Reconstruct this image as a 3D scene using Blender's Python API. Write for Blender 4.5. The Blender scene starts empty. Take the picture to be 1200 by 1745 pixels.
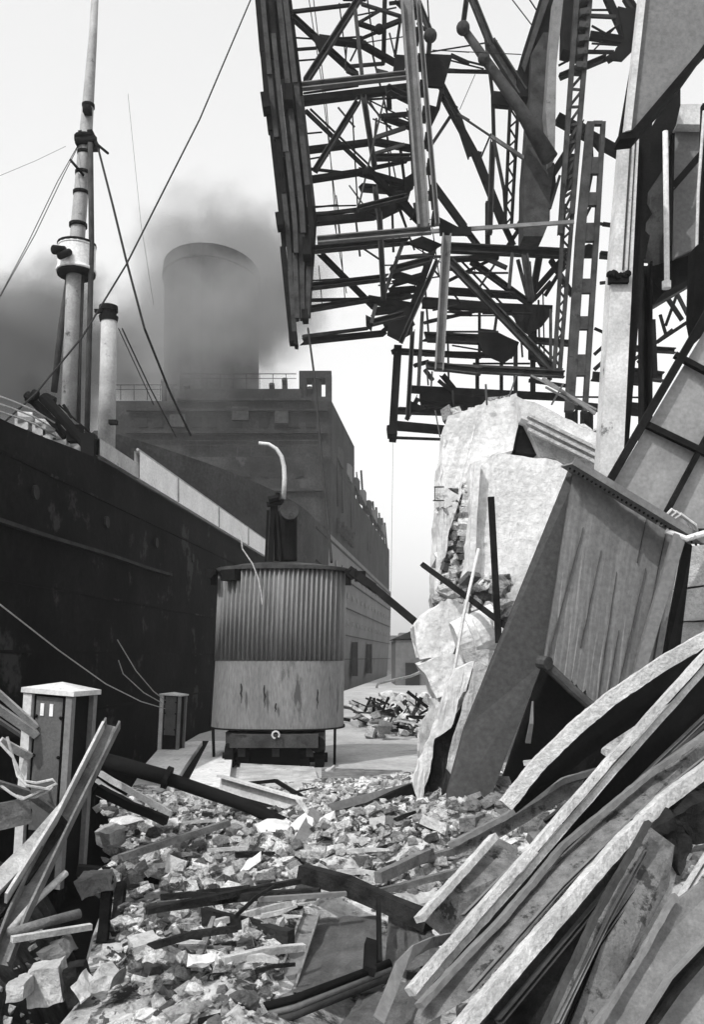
import bpy, bmesh, math, random
from mathutils import Vector, Matrix, noise
random.seed(11)
R = math.radians
S = bpy.context.scene
COL = S.collection
# ------------------------------------------------------------------ camera, sky, sun, exposure
F, CX, HZ, CH = 1600.0, 600.0, 1120.0, 2.2      # focal length, centre column and horizon row of the photo, eye height
cam = bpy.data.objects.new('camera', bpy.data.cameras.new('camera')); COL.objects.link(cam)
cam.location = (0, 0, CH); cam.rotation_euler = (R(90), 0, 0)
cam.data.sensor_fit = 'HORIZONTAL'; cam.data.sensor_width = 36; cam.data.lens = 48
cam.data.shift_y = (HZ - 872.5) / 1200.0
cam.data.clip_start = 0.1; cam.data.clip_end = 6000
S.camera = cam
W = bpy.data.worlds.new("World"); S.world = W; W.use_nodes = True
wn = W.node_tree; wn.nodes.clear()
sky = wn.nodes.new('ShaderNodeTexSky'); sky.sky_type = 'NISHITA'; sky.sun_disc = False
SUN_TO = Vector((-0.42, -0.55, 0.80)).normalized()
sky.sun_elevation = math.asin(SUN_TO.z); sky.sun_rotation = math.atan2(SUN_TO.x, SUN_TO.y)
sky.dust_density = 4.0; sky.air_density = 1.0; sky.ozone_density = 0.5
sep = wn.nodes.new('ShaderNodeSeparateColor'); bwn = wn.nodes.new('ShaderNodeMath'); bwn.operation = 'ADD'; bwn.inputs[1].default_value = 3.4   # blue-sensitive film + thin white veil of cloud
bg = wn.nodes.new('ShaderNodeBackground'); wo = wn.nodes.new('ShaderNodeOutputWorld')
bg.inputs['Strength'].default_value = 0.15
wn.links.new(sky.outputs[0], sep.inputs[0]); wn.links.new(sep.outputs[2], bwn.inputs[0]); wn.links.new(bwn.outputs[0], bg.inputs[0]); wn.links.new(bg.outputs[0], wo.inputs[0])
sl = bpy.data.lights.new('sun', 'SUN'); sl.energy = 3.2; sl.angle = R(0.5); sl.color = (1, 0.995, 0.985)
so = bpy.data.objects.new('sun', sl); COL.objects.link(so)
so.rotation_euler = SUN_TO.to_track_quat('Z', 'Y').to_euler()
S.view_settings.view_transform = 'Standard'; S.view_settings.look = 'None'
S.view_settings.exposure = 0.0; S.view_settings.gamma = 1.0

# ------------------------------------------------------------------ helpers
def P(px, py, Y):                                  # photo point at distance Y -> world
    return Vector(((px - CX) / F * Y, Y, CH + (HZ - py) / F * Y))
def G(px, py, z=0.0):                              # photo point lying at height z -> world
    return P(px, py, F * (CH - z) / max(py - HZ, 1))
def tag(o, label=None, cat=None, group=None, kind=None):
    if label: o['label'] = label
    if cat: o['category'] = cat
    if group: o['group'] = group
    if kind: o['kind'] = kind
    return o
def thing(name, loc, label, cat, group=None):
    o = bpy.data.objects.new(name, None); o.empty_display_size = .2
    COL.objects.link(o); o.location = loc
    return tag(o, label, cat, group)
def link(name, bm, mat, parent=None, smooth=False, label=None):
    bmesh.ops.recalc_face_normals(bm, faces=bm.faces)
    if not bm.verts: return None
    c = Vector((0, 0, 0)); zmin = 1e9
    for v in bm.verts: c += v.co; zmin = min(zmin, v.co.z)
    c /= len(bm.verts); c.z = zmin
    for v in bm.verts: v.co -= c
    me = bpy.data.meshes.new(name); bm.to_mesh(me); bm.free()
    for p in me.polygons: p.use_smooth = smooth
    me.materials.append(mat)
    o = bpy.data.objects.new(name, me); COL.objects.link(o)
    if parent is not None:
        pl = parent.location.copy(); q = parent
        while q.parent: q = q.parent; pl += q.location
        o.parent = parent; o.location = c - pl
    else: o.location = c
    if label: o['label'] = label
    return o
def mat(name, c, var=0.35, scale=3.0, rough=0.85, bump=0.25, metal=0.0, spots=None, spot_scale=1.2, spot_thr=0.6,
        stretch=(1, 1, 1), island=0.0, bscale=None, fine=0.18):
    m = bpy.data.materials.new(name); m.use_nodes = True; n = m.node_tree; N = n.nodes; L = n.links
    b = N['Principled BSDF']; b.inputs['Roughness'].default_value = rough; b.inputs['Metallic'].default_value = metal; b.inputs['Specular IOR Level'].default_value = .5 if c > .06 else .03
    tc = N.new('ShaderNodeTexCoord'); mp = N.new('ShaderNodeMapping'); mp.inputs['Scale'].default_value = stretch
    L.new(tc.outputs['Object'], mp.inputs[0])
    def nz(sc, det=6, ro=0.6):
        t = N.new('ShaderNodeTexNoise'); t.inputs['Scale'].default_value = sc; t.inputs['Detail'].default_value = det
        t.inputs['Roughness'].default_value = ro; L.new(mp.outputs[0], t.inputs[0]); return t
    a = nz(scale); r = N.new('ShaderNodeMapRange'); r.inputs[1].default_value = .3; r.inputs[2].default_value = .7
    r.inputs[3].default_value = c * (1 - var); r.inputs[4].default_value = c * (1 + var)
    L.new(a.outputs[0], r.inputs[0]); cur = r.outputs[0]
    f = nz(scale * 14, 3); fr = N.new('ShaderNodeMapRange'); fr.inputs[1].default_value = .3; fr.inputs[2].default_value = .7
    fr.inputs[3].default_value = 1 - fine; fr.inputs[4].default_value = 1 + fine; L.new(f.outputs[0], fr.inputs[0])
    mu = N.new('ShaderNodeMath'); mu.operation = 'MULTIPLY'; L.new(cur, mu.inputs[0]); L.new(fr.outputs[0], mu.inputs[1]); cur = mu.outputs[0]
    if island:
        g = N.new('ShaderNodeNewGeometry'); ir = N.new('ShaderNodeMapRange'); ir.inputs[3].default_value = 1 - island; ir.inputs[4].default_value = 1 + island * .35
        L.new(g.outputs['Random Per Island'], ir.inputs[0])
        mu = N.new('ShaderNodeMath'); mu.operation = 'MULTIPLY'; L.new(cur, mu.inputs[0]); L.new(ir.outputs[0], mu.inputs[1]); cur = mu.outputs[0]
    if spots is not None:
        s = nz(spot_scale, 8, .7); sr = N.new('ShaderNodeMapRange'); sr.inputs[1].default_value = spot_thr; sr.inputs[2].default_value = spot_thr + .06
        L.new(s.outputs[0], sr.inputs[0]); mx = N.new('ShaderNodeMix'); mx.data_type = 'FLOAT'
        L.new(sr.outputs[0], mx.inputs['Factor']); L.new(cur, mx.inputs[2]); mx.inputs[3].default_value = spots; cur = mx.outputs[0]
    cb = N.new('ShaderNodeCombineColor')
    for k in range(3): L.new(cur, cb.inputs[k])
    L.new(cb.outputs[0], b.inputs['Base Color'])
    if bump:
        bn = nz(bscale or scale * 5, 8, .65); bp = N.new('ShaderNodeBump'); bp.inputs['Strength'].default_value = bump
        bp.inputs['Distance'].default_value = .05; L.new(bn.outputs[0], bp.inputs['Height']); L.new(bp.outputs[0], b.inputs['Normal'])
    return m
M = dict(
    dark=mat('dark_steel', .010, .5, 2.5, .8, .2), mid=mat('weathered_steel', .05, .45, 2.5, .8, .2, spots=.03, spot_scale=2, spot_thr=.57),
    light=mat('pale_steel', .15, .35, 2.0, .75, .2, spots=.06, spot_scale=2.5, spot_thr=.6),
    black=mat('black_paint_and_shade', .010, .4, 2, .8, .2), cable=mat('cable_wire', .03, .3, 8, .8, 0), rope=mat('pale_rope', .4, .3, 20, .9, .3),
    hull=mat('black_hull', .004, .95, .5, .8, .3, spots=.032, spot_scale=.8, spot_thr=.575, fine=.5),
    hullmid=mat('hull_mid_grey', .03, .5, 2, .8, .2), white=mat('white_paint', .72, .15, 1.2, .7, .1, spots=.3, spot_scale=1.2, spot_thr=.66),
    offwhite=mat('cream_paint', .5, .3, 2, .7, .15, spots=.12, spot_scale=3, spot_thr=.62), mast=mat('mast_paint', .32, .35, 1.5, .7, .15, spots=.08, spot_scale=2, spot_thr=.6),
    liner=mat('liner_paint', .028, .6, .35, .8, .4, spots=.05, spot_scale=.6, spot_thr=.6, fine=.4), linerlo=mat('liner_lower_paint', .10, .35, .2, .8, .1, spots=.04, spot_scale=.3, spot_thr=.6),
    funnel=mat('funnel_paint', .03, .6, .25, .8, .3, fine=.4), glass=mat('dark_glass', .02, .3, 3, .2, 0),
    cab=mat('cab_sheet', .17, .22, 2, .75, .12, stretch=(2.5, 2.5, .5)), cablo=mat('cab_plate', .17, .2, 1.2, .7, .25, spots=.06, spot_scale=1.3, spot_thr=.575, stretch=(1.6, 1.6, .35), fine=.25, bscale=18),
    plaster=mat('white_plaster', .60, .26, .9, .9, .6, spots=.34, spot_scale=.9, spot_thr=.60, fine=.2, bscale=10), stone=mat('pale_stone', .40, .4, 2.5, .9, .8, spots=.16, spot_scale=2, spot_thr=.6),
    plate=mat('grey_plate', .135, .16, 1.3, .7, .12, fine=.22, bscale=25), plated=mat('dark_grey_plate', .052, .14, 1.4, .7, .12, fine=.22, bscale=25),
    wood=mat('weathered_wood', .13, .6, 4, .85, .6, spots=.03, spot_scale=2.5, spot_thr=.58), woodl=mat('pale_wood', .42, .45, 4, .85, .5, spots=.2, spot_scale=3, spot_thr=.6),
    char=mat('charred_wood', .022, .7, 5, .9, .6), speck=mat('pitted_steel', .15, .6, 9, .9, .7, spots=.03, spot_scale=7, spot_thr=.56),
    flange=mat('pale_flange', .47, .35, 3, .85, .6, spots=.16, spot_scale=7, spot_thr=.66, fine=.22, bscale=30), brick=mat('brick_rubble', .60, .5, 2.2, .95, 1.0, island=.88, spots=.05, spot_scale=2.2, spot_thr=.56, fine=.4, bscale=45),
    brick2=mat('dark_mixed_brick', .60, .5, 3, .95, 1.0, island=.93, spots=.03, spot_scale=3, spot_thr=.53, fine=.4, bscale=45),  # tone differs from lump to lump, with dark spots
    dust=mat('pale_dust_shade', .44, .6, 2.2, .95, 1.0, spots=.035, spot_scale=2.6, spot_thr=.50), quay=mat('quay_paving', .33, .25, .6, .9, .4, spots=.2, spot_scale=1.5, spot_thr=.6),  # dust: dark spots stand in for deep shadow among the rubble
    soil=mat('dark_soil', .05, .7, 3, .95, .8, spots=.16, spot_scale=3, spot_thr=.62), pane=mat('wired_glass', .22, .3, 1.5, .4, .08, spots=.26, spot_scale=1.2, spot_thr=.62),
    post=mat('post_panel', .08, .3, 3, .8, .2), water=mat('harbour_water', .015, .3, .3, .12, .5, bscale=2))
M['grey'] = mat('sooty_steel', .03, .5, 2.5, .8, .2)
T = {'g': M['grey'], 'd': M['dark'], 'm': M['mid'], 'l': M['light'], 'c': M['cable'], 'b': M['black'], 'w': M['white']}

def frame(a, ref=Vector((0, 1, 0))):
    a = a.normalized(); s = a.cross(ref)
    if s.length < 1e-3: s = a.cross(Vector((1, 0, 0)))
    s.normalize(); return a, s, s.cross(a).normalized()
def sweep(bm, pts, prof, closed=True, ref=Vector((0, 1, 0)), scales=None, cap=True):
    """prof: list of (side, depth) ; swept along pts"""
    rings = []
    for i, p in enumerate(pts):
        d = (pts[min(i + 1, len(pts) - 1)] - pts[max(i - 1, 0)])
        a, s, t = frame(d, ref); k = scales[i] if scales else 1
        rings.append([bm.verts.new(p + s * u * k + t * v * k) for u, v in prof])
    n = len(prof)
    for r0, r1 in zip(rings, rings[1:]):
        for j in range(n):
            bm.faces.new((r0[j], r0[(j + 1) % n], r1[(j + 1) % n], r1[j]))
    if cap:
        bm.faces.new(rings[0]); bm.faces.new(list(reversed(rings[-1])))
def rect(w, d): return [(-w/2, -d/2), (w/2, -d/2), (w/2, d/2), (-w/2, d/2)]
def circ(r, n=10): return [(r*math.cos(2*math.pi*i/n), r*math.sin(2*math.pi*i/n)) for i in range(n)]
def lsec(w, d, t): return [(-w/2, -d/2), (w/2, -d/2), (w/2, -d/2+t), (-w/2+t, -d/2+t), (-w/2+t, d/2), (-w/2, d/2)]
def usec(w, d, t):   # web towards the viewer is set back, flanges stand out towards the viewer
    return [(-w/2, -d/2), (-w/2+t, -d/2), (-w/2+t, d/2-t), (w/2-t, d/2-t), (w/2-t, -d/2), (w/2, -d/2), (w/2, d/2), (-w/2, d/2)]
def bar(bm, p, q, w, d=None, sec='box', t=None, ref=Vector((0, 1, 0))):
    d = d or w; t = t or min(w, d) * .18
    prof = rect(w, d) if sec == 'box' else circ(w/2) if sec == 'tube' else lsec(w, d, t) if sec == 'L' else usec(w, d, t)
    sweep(bm, [p, q], prof, ref=ref)
def box(bm, c, s, rot=None):
    m = Matrix.Translation(c) @ (rot.to_4x4() if rot else Matrix.Identity(4)) @ Matrix.Diagonal((*s, 1))
    bmesh.ops.create_cube(bm, size=1, matrix=m)
def tube(bm, pts, r, n=8, r2=None):
    k = len(pts); sc = None
    if r2 is not None: sc = [1 + (r2/r - 1) * i/(k-1) for i in range(k)]
    sweep(bm, pts, circ(r, n), scales=sc)
def sag(p, q, s, n=12):
    return [p.lerp(q, i/n) - Vector((0, 0, s*4*(i/n)*(1-i/n))) for i in range(n+1)]
def rough(bm, amp, freq, seed=0, cuts=2):
    if cuts:
        bmesh.ops.triangulate(bm, faces=bm.faces)
        bmesh.ops.subdivide_edges(bm, edges=bm.edges, cuts=cuts, use_grid_fill=True)
    for v in bm.verts:
        v.co += noise.noise_vector(v.co*freq + Vector((seed, 0, 0))) * amp + noise.noise_vector(v.co*freq*3.1 + Vector((seed, 9, 0))) * amp*.4
def prism(bm, pix, Y, th, jag=0.0, dY=None):
    """outline in photo points at distance Y (or per point), given a real thickness th"""
    pts = []
    for i, q in enumerate(pix):
        a = pix[i]; b = pix[(i+1) % len(pix)]
        ya = dY[i] if dY else Y; yb = dY[(i+1) % len(pix)] if dY else Y
        n = 1 if not jag else max(1, int(math.dist(a, b)/14))
        for k in range(n):
            t = k/n; j = jag if k else 0
            pts.append(P(a[0]+(b[0]-a[0])*t + random.uniform(-j, j), a[1]+(b[1]-a[1])*t + random.uniform(-j, j), ya+(yb-ya)*t))
    f = [bm.verts.new(p) for p in pts]; r = [bm.verts.new(p + Vector((0, th, 0))) for p in pts]
    bm.faces.new(f); bm.faces.new(list(reversed(r))); n = len(pts)
    for i in range(n): bm.faces.new((f[i], f[(i+1) % n], r[(i+1) % n], r[i]))
def one(name, label, cat, m, build, group=None, smooth=False, kind=None):
    bm = bmesh.new(); build(bm); o = link(name, bm, m, None, smooth); tag(o, label, cat, group, kind); return o
def part(name, parent, m, build, smooth=False, label=None):
    bm = bmesh.new(); build(bm); return link(name, bm, m, parent, smooth, label)

def _tmpl(kind):
    b = bmesh.new()
    if kind: bmesh.ops.create_cube(b, size=1.5)
    else: bmesh.ops.create_icosphere(b, subdivisions=1, radius=1)
    b.verts.ensure_lookup_table()
    o = ([v.co.copy() for v in b.verts], [[v.index for v in f_.verts] for f_ in b.faces]); b.free(); return o
TM = (_tmpl(0), _tmpl(1))
def rocks(name, label, cat, m, items, kind='stuff'):
    vs, fs = [], []
    for c, s_ in items:
        k = 1 if random.random() < .45 else 0; tv, tf = TM[k]; j = s_*(.16 if k else .3)
        mt = Matrix.Rotation(random.uniform(0, 6.3), 3, 'Z') @ Matrix.Rotation(random.uniform(-.6, .6), 3, 'X') @ Matrix.Rotation(random.uniform(-.6, .6), 3, 'Y') @ Matrix.Diagonal((s_*random.uniform(.7, 1.6), s_*random.uniform(.7, 1.4), s_*random.uniform(.35, .95)))
        n0 = len(vs)
        for v in tv: vs.append(c + mt @ v + Vector((random.uniform(-j, j), random.uniform(-j, j), random.uniform(-j, j))))
        for q_ in tf: fs.append([n0+i_ for i_ in q_])
    me = bpy.data.meshes.new(name); me.from_pydata(vs, [], fs); me.materials.append(m); me.update()
    o = bpy.data.objects.new(name, me); COL.objects.link(o); return tag(o, label, cat, None, kind)
# ------------------------------------------------------------------ setting: water, quay, far shore
def f(bm):
    for x0, x1, y0, y1 in [(-2500, 2500, -300, 4500)]:
        vs = [bm.verts.new((x, y, -2.8)) for x, y in ((x0, y0), (x1, y0), (x1, y1), (x0, y1))]; bm.faces.new(vs)
one('water', None, None, M['water'], f, kind='structure')
# quay edge: runs beside the ships, then towards the far end of the basin
edge = [(-1.9, -6), (-1.75, 5.9), (-2.05, 7.4), (-2.35, 9.2), (-3.3, 13), (-4.2, 19), (-4.4, 27), (-3.3, 36), (-1.8, 48), (1.2, 80), (9.5, 168), (30, 400)]
def f(bm):
    top = [bm.verts.new((x, y, 0)) for x, y in edge]; low = [bm.verts.new((x+.1, y, -3.6)) for x, y in edge]
    far = [bm.verts.new((60 + y*.8, y, 0)) for x, y in edge]
    for i in range(len(edge)-1):
        bm.faces.new((top[i], top[i+1], far[i+1], far[i])); pass
    e = [bm.verts.new((30.1, 400, -3.6)), bm.verts.new((380, 400, -3.6))]
    bm.faces.new((top[-1], e[0], e[1], far[-1]))
one('quay_ground', None, None, M['quay'], f, kind='structure')
def f(bm):
    for (x0, y0), (x1, y1) in zip(edge, edge[1:]):
        v = [bm.verts.new(p) for p in ((x0, y0, -3.6), (x1, y1, -3.6), (x1, y1, -.004), (x0, y0, -.004))]; bm.faces.new(v)
    bmesh.ops.remove_doubles(bm, verts=bm.verts, dist=.001)
one('quay_wall', None, None, M['soil'], f, kind='structure')
def f(bm):
    for i in range(26):
        x = 20 + i*16 + random.uniform(-5, 5); h = random.uniform(5, 16); Y = 500 + random.uniform(-30, 30)
        box(bm, Vector((x - 60, Y, h/2 - 2)), (18, 20, h + 4))
one('far_shore', None, None, M['liner'], f, kind='structure')

# ------------------------------------------------------------------ black cargo ship on the left
def hx(Y): return -7.1 + .084*Y
ship = thing('cargo_ship', (hx(25)-4, 25, -2.8), 'black cargo ship moored along the quay with a white bulwark strip and a mast', 'ship')
def sheer(Y): return 6.12 + .32*min(max((Y-15.5)/4.5, 0), 1)
def f(bm):
    n = 60; rows = []
    for i in range(n+1):
        Y = 3 + 45*i/n
        t = max(0, (Y-40)/8); x = hx(Y) - 5*t**2.2 - (0 if Y > 9 else .05*(9-Y)**2)
        zt = sheer(Y) ; ring = []
        for k in range(13):
            u = k/12; z = -3.2 + (zt+3.2)*u
            ring.append(bm.verts.new((x - .25*(1-u)**2 + .012*math.sin(Y*2.1+z), Y, z)))
        ring.append(bm.verts.new((x - .14, Y, zt)))
        ring.append(bm.verts.new((x - .14, Y, zt - 1.0)))
        ring.append(bm.verts.new((x - 12, Y, zt - .9)))
        ring.append(bm.verts.new((x - 12, Y, -3.2)))
        rows.append(ring)
    for a, b in zip(rows, rows[1:]):
        for k in range(len(a)-1): bm.faces.new((a[k], a[k+1], b[k+1], b[k]))
    bm.faces.new(rows[0]); bm.faces.new(list(reversed(rows[-1])))
part('hull', ship, M['hull'], f, True)
def f(bm):
    pts = [Vector((hx(Y)+.05, Y, 4.43 + .01*math.sin(Y))) for Y in [11 + i*.8 for i in range(19)]]
    sweep(bm, pts, rect(.07, .12), ref=Vector((1, 0, 0)))
part('rubbing_strake', ship, M['hullmid'], f)  # lighter colour paints a highlight along the strake
def bul(bm, Ya, Yb, za, zb, off=.02, th=.06):
    n = 12
    for i in range(n):
        y0 = Ya+(Yb-Ya)*i/n; y1 = Ya+(Yb-Ya)*(i+1)/n
        vs = []
        for y in (y0, y1):
            for z in (sheer(y)+za, sheer(y)+zb):
                for xo in (off, off-th): vs.append(bm.verts.new((hx(y)+xo, y, z)))
        a = vs
        for q in ((0, 2, 6, 4), (1, 5, 7, 3), (2, 3, 7, 6), (0, 4, 5, 1)): bm.faces.new([a[k] for k in q])
    bmesh.ops.remove_doubles(bm, verts=bm.verts, dist=.001)
part('bulwark', ship, M['white'], lambda bm: bul(bm, 22.6, 40.0, .06, .72, .09, .13), label='white painted bulwark strip')
part('bulwark', ship, M['mast'], lambda bm: bul(bm, 19.9, 22.57, .05, .40, .08, .13), label='grey bulwark strip')
def f(bm):
    for Y in (26, 31, 36): bar(bm, Vector((hx(Y)+.10, Y, 6.5)), Vector((hx(Y)+.10, Y, 7.15)), .06, .03)
    tube(bm, [Vector((hx(Y)+.04, Y, sheer(Y)+.76)) for Y in (22.6, 28, 34, 40)], .035, 6)
part('rail', ship, M['mast'], f)
def f(bm):
    for z in (5.6, 3.5, 2.3, 1.1): sweep(bm, [Vector((hx(Y)+.015-.25*(1-(z+3.2)/9.5)**2, Y, z)) for Y in [8+i*2 for i in range(16)]], rect(.05, .02), ref=Vector((1, 0, 0)))
part('plate_lap', ship, M['hull'], f)
for Y_ in (16.8, 20.5, 24.2, 27.9, 31.6): 
    def f(bm): c = Vector((hx(Y_)+.0, Y_, 5.15)); sweep(bm, [c, c + Vector((.05, -.004, 0))], circ(.13, 14), ref=Vector((0, 0, 1)))
    part('porthole', ship, M['hullmid'], f)
# hull stains: pale patches of scraped paint
def f(bm):
    for px, py, w, h in [(295, 1075, 8, 22), (330, 1082, 14, 10), (190, 1060, 8, 15), (215, 1108, 22, 14), (230, 1140, 18, 10), (322, 1055, 6, 14), (350, 1010, 10, 20), (285, 950, 16, 10), (315, 960, 10, 12)]:
        Y = 7.1/(.084-(px-600)/F); c = P(px, py, Y); c.x = hx(Y) + .012
        n = 14; ww = w/F*Y*2.6; hh = h/F*Y
        vs = []
        for i in range(n):
            a = 2*math.pi*i/n; rr = random.uniform(.45, 1.05)
            vs.append(bm.verts.new(c + Vector((.084*math.cos(a)*ww*rr, math.cos(a)*ww*rr, math.sin(a)*hh*rr*.6))))
        bm.faces.new(vs)
#part('scraped_patch', ship, M['hullmid'], f)
# mast with crow's nest
ym = 25.0
mast = thing('mast', P(117, 730, ym), '', '')
mast.parent = ship; mast.location = P(117, 730, ym) - ship.location
def mastpart(name, m, build, smooth=True):
    bm = bmesh.new(); build(bm)
    return link(name, bm, m, mast, smooth)
mp = [P(116, 760, ym), P(127, 465, ym), P(146, 235, ym), P(158, 70, ym), P(165, -60, ym)]
def f(bm): sweep(bm, mp, circ(.22, 14), scales=[1, .95, .78, .5, .36])
mastpart('mast_pole', M['mast'], f)
def f(bm):
    c = P(146, 238, ym); sweep(bm, [c - Vector((0, 0, .04)), c + Vector((0, 0, .05))], circ(.3, 14))
    bar(bm, P(132, 248, ym), P(166, 246, ym), .16, .5); bar(bm, P(136, 232, ym), P(160, 230, ym), .12, .3)
mastpart('crosstree', M['dark'], f)
mastpart('block', M['dark'], lambda bm: box(bm, P(149, 188, ym-.25), (.2, .2, .2)))
for py, r_ in ((182, .17), (262, .19), (296, .2), (385, .24), (330, .21)):
    def f(bm): c = P(146 + (235-py)*.085, py, ym); sweep(bm, [c - Vector((0, 0, .04)), c + Vector((0, 0, .05))], circ(r_, 14))
    mastpart('mast_band', M['dark'], f)
def f(bm):
    c0 = P(130, 464, ym); c1 = P(131, 424, ym)
    n = 20
    sweep(bm, [c0, c1], circ(.49, 20), cap=False); sweep(bm, [c0, c1], circ(.45, 20), cap=False)
    sweep(bm, [c0 - Vector((0, 0, .02)), c0 + Vector((0, 0, .06))], circ(.52, 20)); 
    sweep(bm, [c1, c1 + Vector((0, 0, .05))], circ(.5, 20))
mastpart('crows_nest', M['white'], f)
def f(bm):
    sweep(bm, [P(131, 424, ym)+Vector((0,0,.05)), P(131, 424, ym)+Vector((0, 0, .11))], circ(.51, 18)); sweep(bm, [P(130, 470, ym), P(130, 465, ym)], circ(.5, 18))
    tube(bm, [P(112, 428, ym-.35), P(92, 426, ym-.7)], .12, 12); tube(bm, [P(118, 430, ym-.5), P(102, 437, ym-.9)], .09, 12)
mastpart('lamp', M['dark'], f)
for pts, w in (([P(154, 245, ym-.2), P(156, 420, ym-.2), P(152, 580, ym-.2), P(148, 745, ym-.2)], .075), ([P(118, 470, ym), P(104, 560, ym), P(92, 668, ym)], .09), ([P(141, 470, ym), P(136, 600, ym), P(134, 720, ym)], .05)):
    def f(bm): tube(bm, pts, w, 8)
    mastpart('ladder_pole', M['mid'], f)
def f(bm):
    tube(bm, [P(119, 272, ym-.4), P(143, 300, ym-.2)], .035, 6); tube(bm, [P(160, 242, ym-.2), P(184, 262, ym-.5)], .035, 6)
mastpart('spreader', M['dark'], f)
# stays
def stay(pts, w, m, nm='stay'):
    def f(bm): tube(bm, pts, w, 5)
    part(nm, ship, m, f)
stay([P(165, 245, ym), P(192, 350, 23), P(214, 440, 22.5), P(246, 560, 22.3), P(290, 670, 24), P(325, 742, 26)], .030, M['cable'])
stay([P(136, 245, ym), P(108, 300, 24), P(60, 400, 23), P(-30, 560, 21)], .011, M['mid'])
stay([P(132, 250, ym), P(98, 310, 24), P(45, 420, 23), P(-40, 580, 21)], .011, M['mid'])
stay([P(436, -20, 30), P(340, 205, 26), P(215, 452, 22), P(140, 575, 21), P(60, 672, 20), P(5, 722, 19)], .022, M['cable'])
stay([P(208, 560, ym), P(255, 660, 27), P(300, 745, 29)], .02, M['cable'])
stay([P(202, 560, ym), P(232, 625, 27), P(262, 690, 29)], .014, M['cable'])
stay([P(218, 160, 30), P(240, 380, 30), P(262, 520, 30)], .006, M['mid'])
stay([P(112, 250, ym), P(60, 275, 24), P(0, 300, 23)], .005, M['mid'])
# ventilator
vent = [P(181, 770, ym-1), P(184, 640, ym-1), P(186, 545, ym-1)]
def f(bm): sweep(bm, vent, circ(.215, 16), scales=[1.05, .98, .94])
part('ventilator', ship, M['mast'], f, True)
def f(bm):
    c = P(185, 548, ym-1)
    sweep(bm, [c, c + Vector((0, 0, .12)), c+Vector((0, 0, .14)), c + Vector((0, 0, .25))], circ(.25, 16), scales=[.9, 1, .8, .8])
    sweep(bm, [c + Vector((.0, 0, .25)), c + Vector((0, 0, .38)), c + Vector((0, 0, .42))], circ(.24, 16), scales=[1, 1, .6])
    box(bm, c + Vector((-.22, -.1, .22)), (.2, .15, .08))
part('ventilator_cap', ship, M['dark'], f)
part('bracket', ship, M['dark'], lambda bm: box(bm, P(193, 720, ym-1.4), (.2, .2, .1)))
# deck machinery: winch, derrick heads
yd = 20.5
def f(bm):
    tube(bm, [P(45, 672, yd), P(78, 705, yd), P(112, 745, yd)], .09, 8); tube(bm, [P(72, 676, yd-.5), P(100, 705, yd-.5), P(158, 772, yd-.5)], .11, 8)
    for px, py in ((47, 676), (55, 672), (76, 678), (84, 682)):
        sweep(bm, [P(px, py, yd-.2), P(px+8, py+4, yd-.2)], circ(.12, 10))
    box(bm, P(152, 765, yd-.6), (.28, .3, .6)); box(bm, P(128, 740, yd-.2), (.3, .3, .35))
    bar(bm, P(108, 690, yd), P(122, 712, yd), .06); bar(bm, P(60, 700, yd), P(120, 728, yd), .05)
    tube(bm, [P(90, 712, yd), P(150, 752, yd)], .03, 6); tube(bm, [P(100, 690, yd), P(165, 748, yd)], .02, 6)
part('derrick_head', ship, M['black'], f)
def f(bm):
    for px, py, r in ((30, 712, .2), (60, 722, .16), (78, 730, .2), (95, 745, .15), (118, 758, .14), (140, 765, .13)):
        c = P(px, py, yd+.6); sweep(bm, [c, c + Vector((.3, .1, 0))], circ(r*.75, 12)); box(bm, c + Vector((.1, .1, -.15)), (.3, .3, .25))
part('winch', ship, M['mast'], f)
def f(bm):
    for dz in (0, .14, .28):
        tube(bm, [P(-10, 672, 17)+Vector((0, 0, -dz)), P(20, 683, 18)+Vector((0, 0, -dz)), P(60, 700, 19.4)+Vector((0, 0, -dz)), P(95, 722, 20.5)+Vector((0, 0, -dz))], .018, 5)
part('deck_rail', ship, M['offwhite'], f)

# ------------------------------------------------------------------ grey liner behind
liner = thing('ocean_liner', (-12, 130, -2.8), 'large grey ocean liner veiled in smoke beyond the cargo ship, bridge front towards the viewer', 'ship')
def lx(Y): return -1.84 + .114*(Y-92)
def lhull(bm, Ya, Yb):
    rows = []
    for i in range(25):
        Y = Ya + (Yb-Ya)*i/24; t = max(0, (80-Y)/22); x = lx(Y) - 9.5*t**1.8; w = 26 - 26*t**1.6
        xl = x - max(w, .4) ; zt = 14 + 2.2*t
        rows.append([bm.verts.new(v) for v in ((xl, Y, -3.2), (xl-.3, Y, zt), (x, Y, zt), (x-.2, Y, 6), (x-.9, Y, -3.2))])
    for a, b in zip(rows, rows[1:]):
        for k in range(5): bm.faces.new((a[k], a[(k+1) % 5], b[(k+1) % 5], b[k]))
    bm.faces.new(rows[0]); bm.faces.new(list(reversed(rows[-1])))
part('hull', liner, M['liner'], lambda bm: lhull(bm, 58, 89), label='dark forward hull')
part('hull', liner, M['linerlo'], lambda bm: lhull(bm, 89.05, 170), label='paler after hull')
def f(bm):   # white-ish sheer band and plating seams
    for z in (13.4, 10.6, 7.6, 4.6, 2.0):
        pts = [Vector((lx(Y)+.02, Y, z)) for Y in (81, 100, 120, 140, 168)]
        sweep(bm, pts, rect(.18 if z > 13 else .09, .12), ref=Vector((1, 0, 0)))
part('plating_seam', liner, M['liner'], f)
for Y in (84, 97, 112, 130):
    part('hull_door', liner, M['glass'], lambda bm: box(bm, Vector((lx(Y)-.1, Y, 2.0)), (.7, 3.2, 4)))
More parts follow.
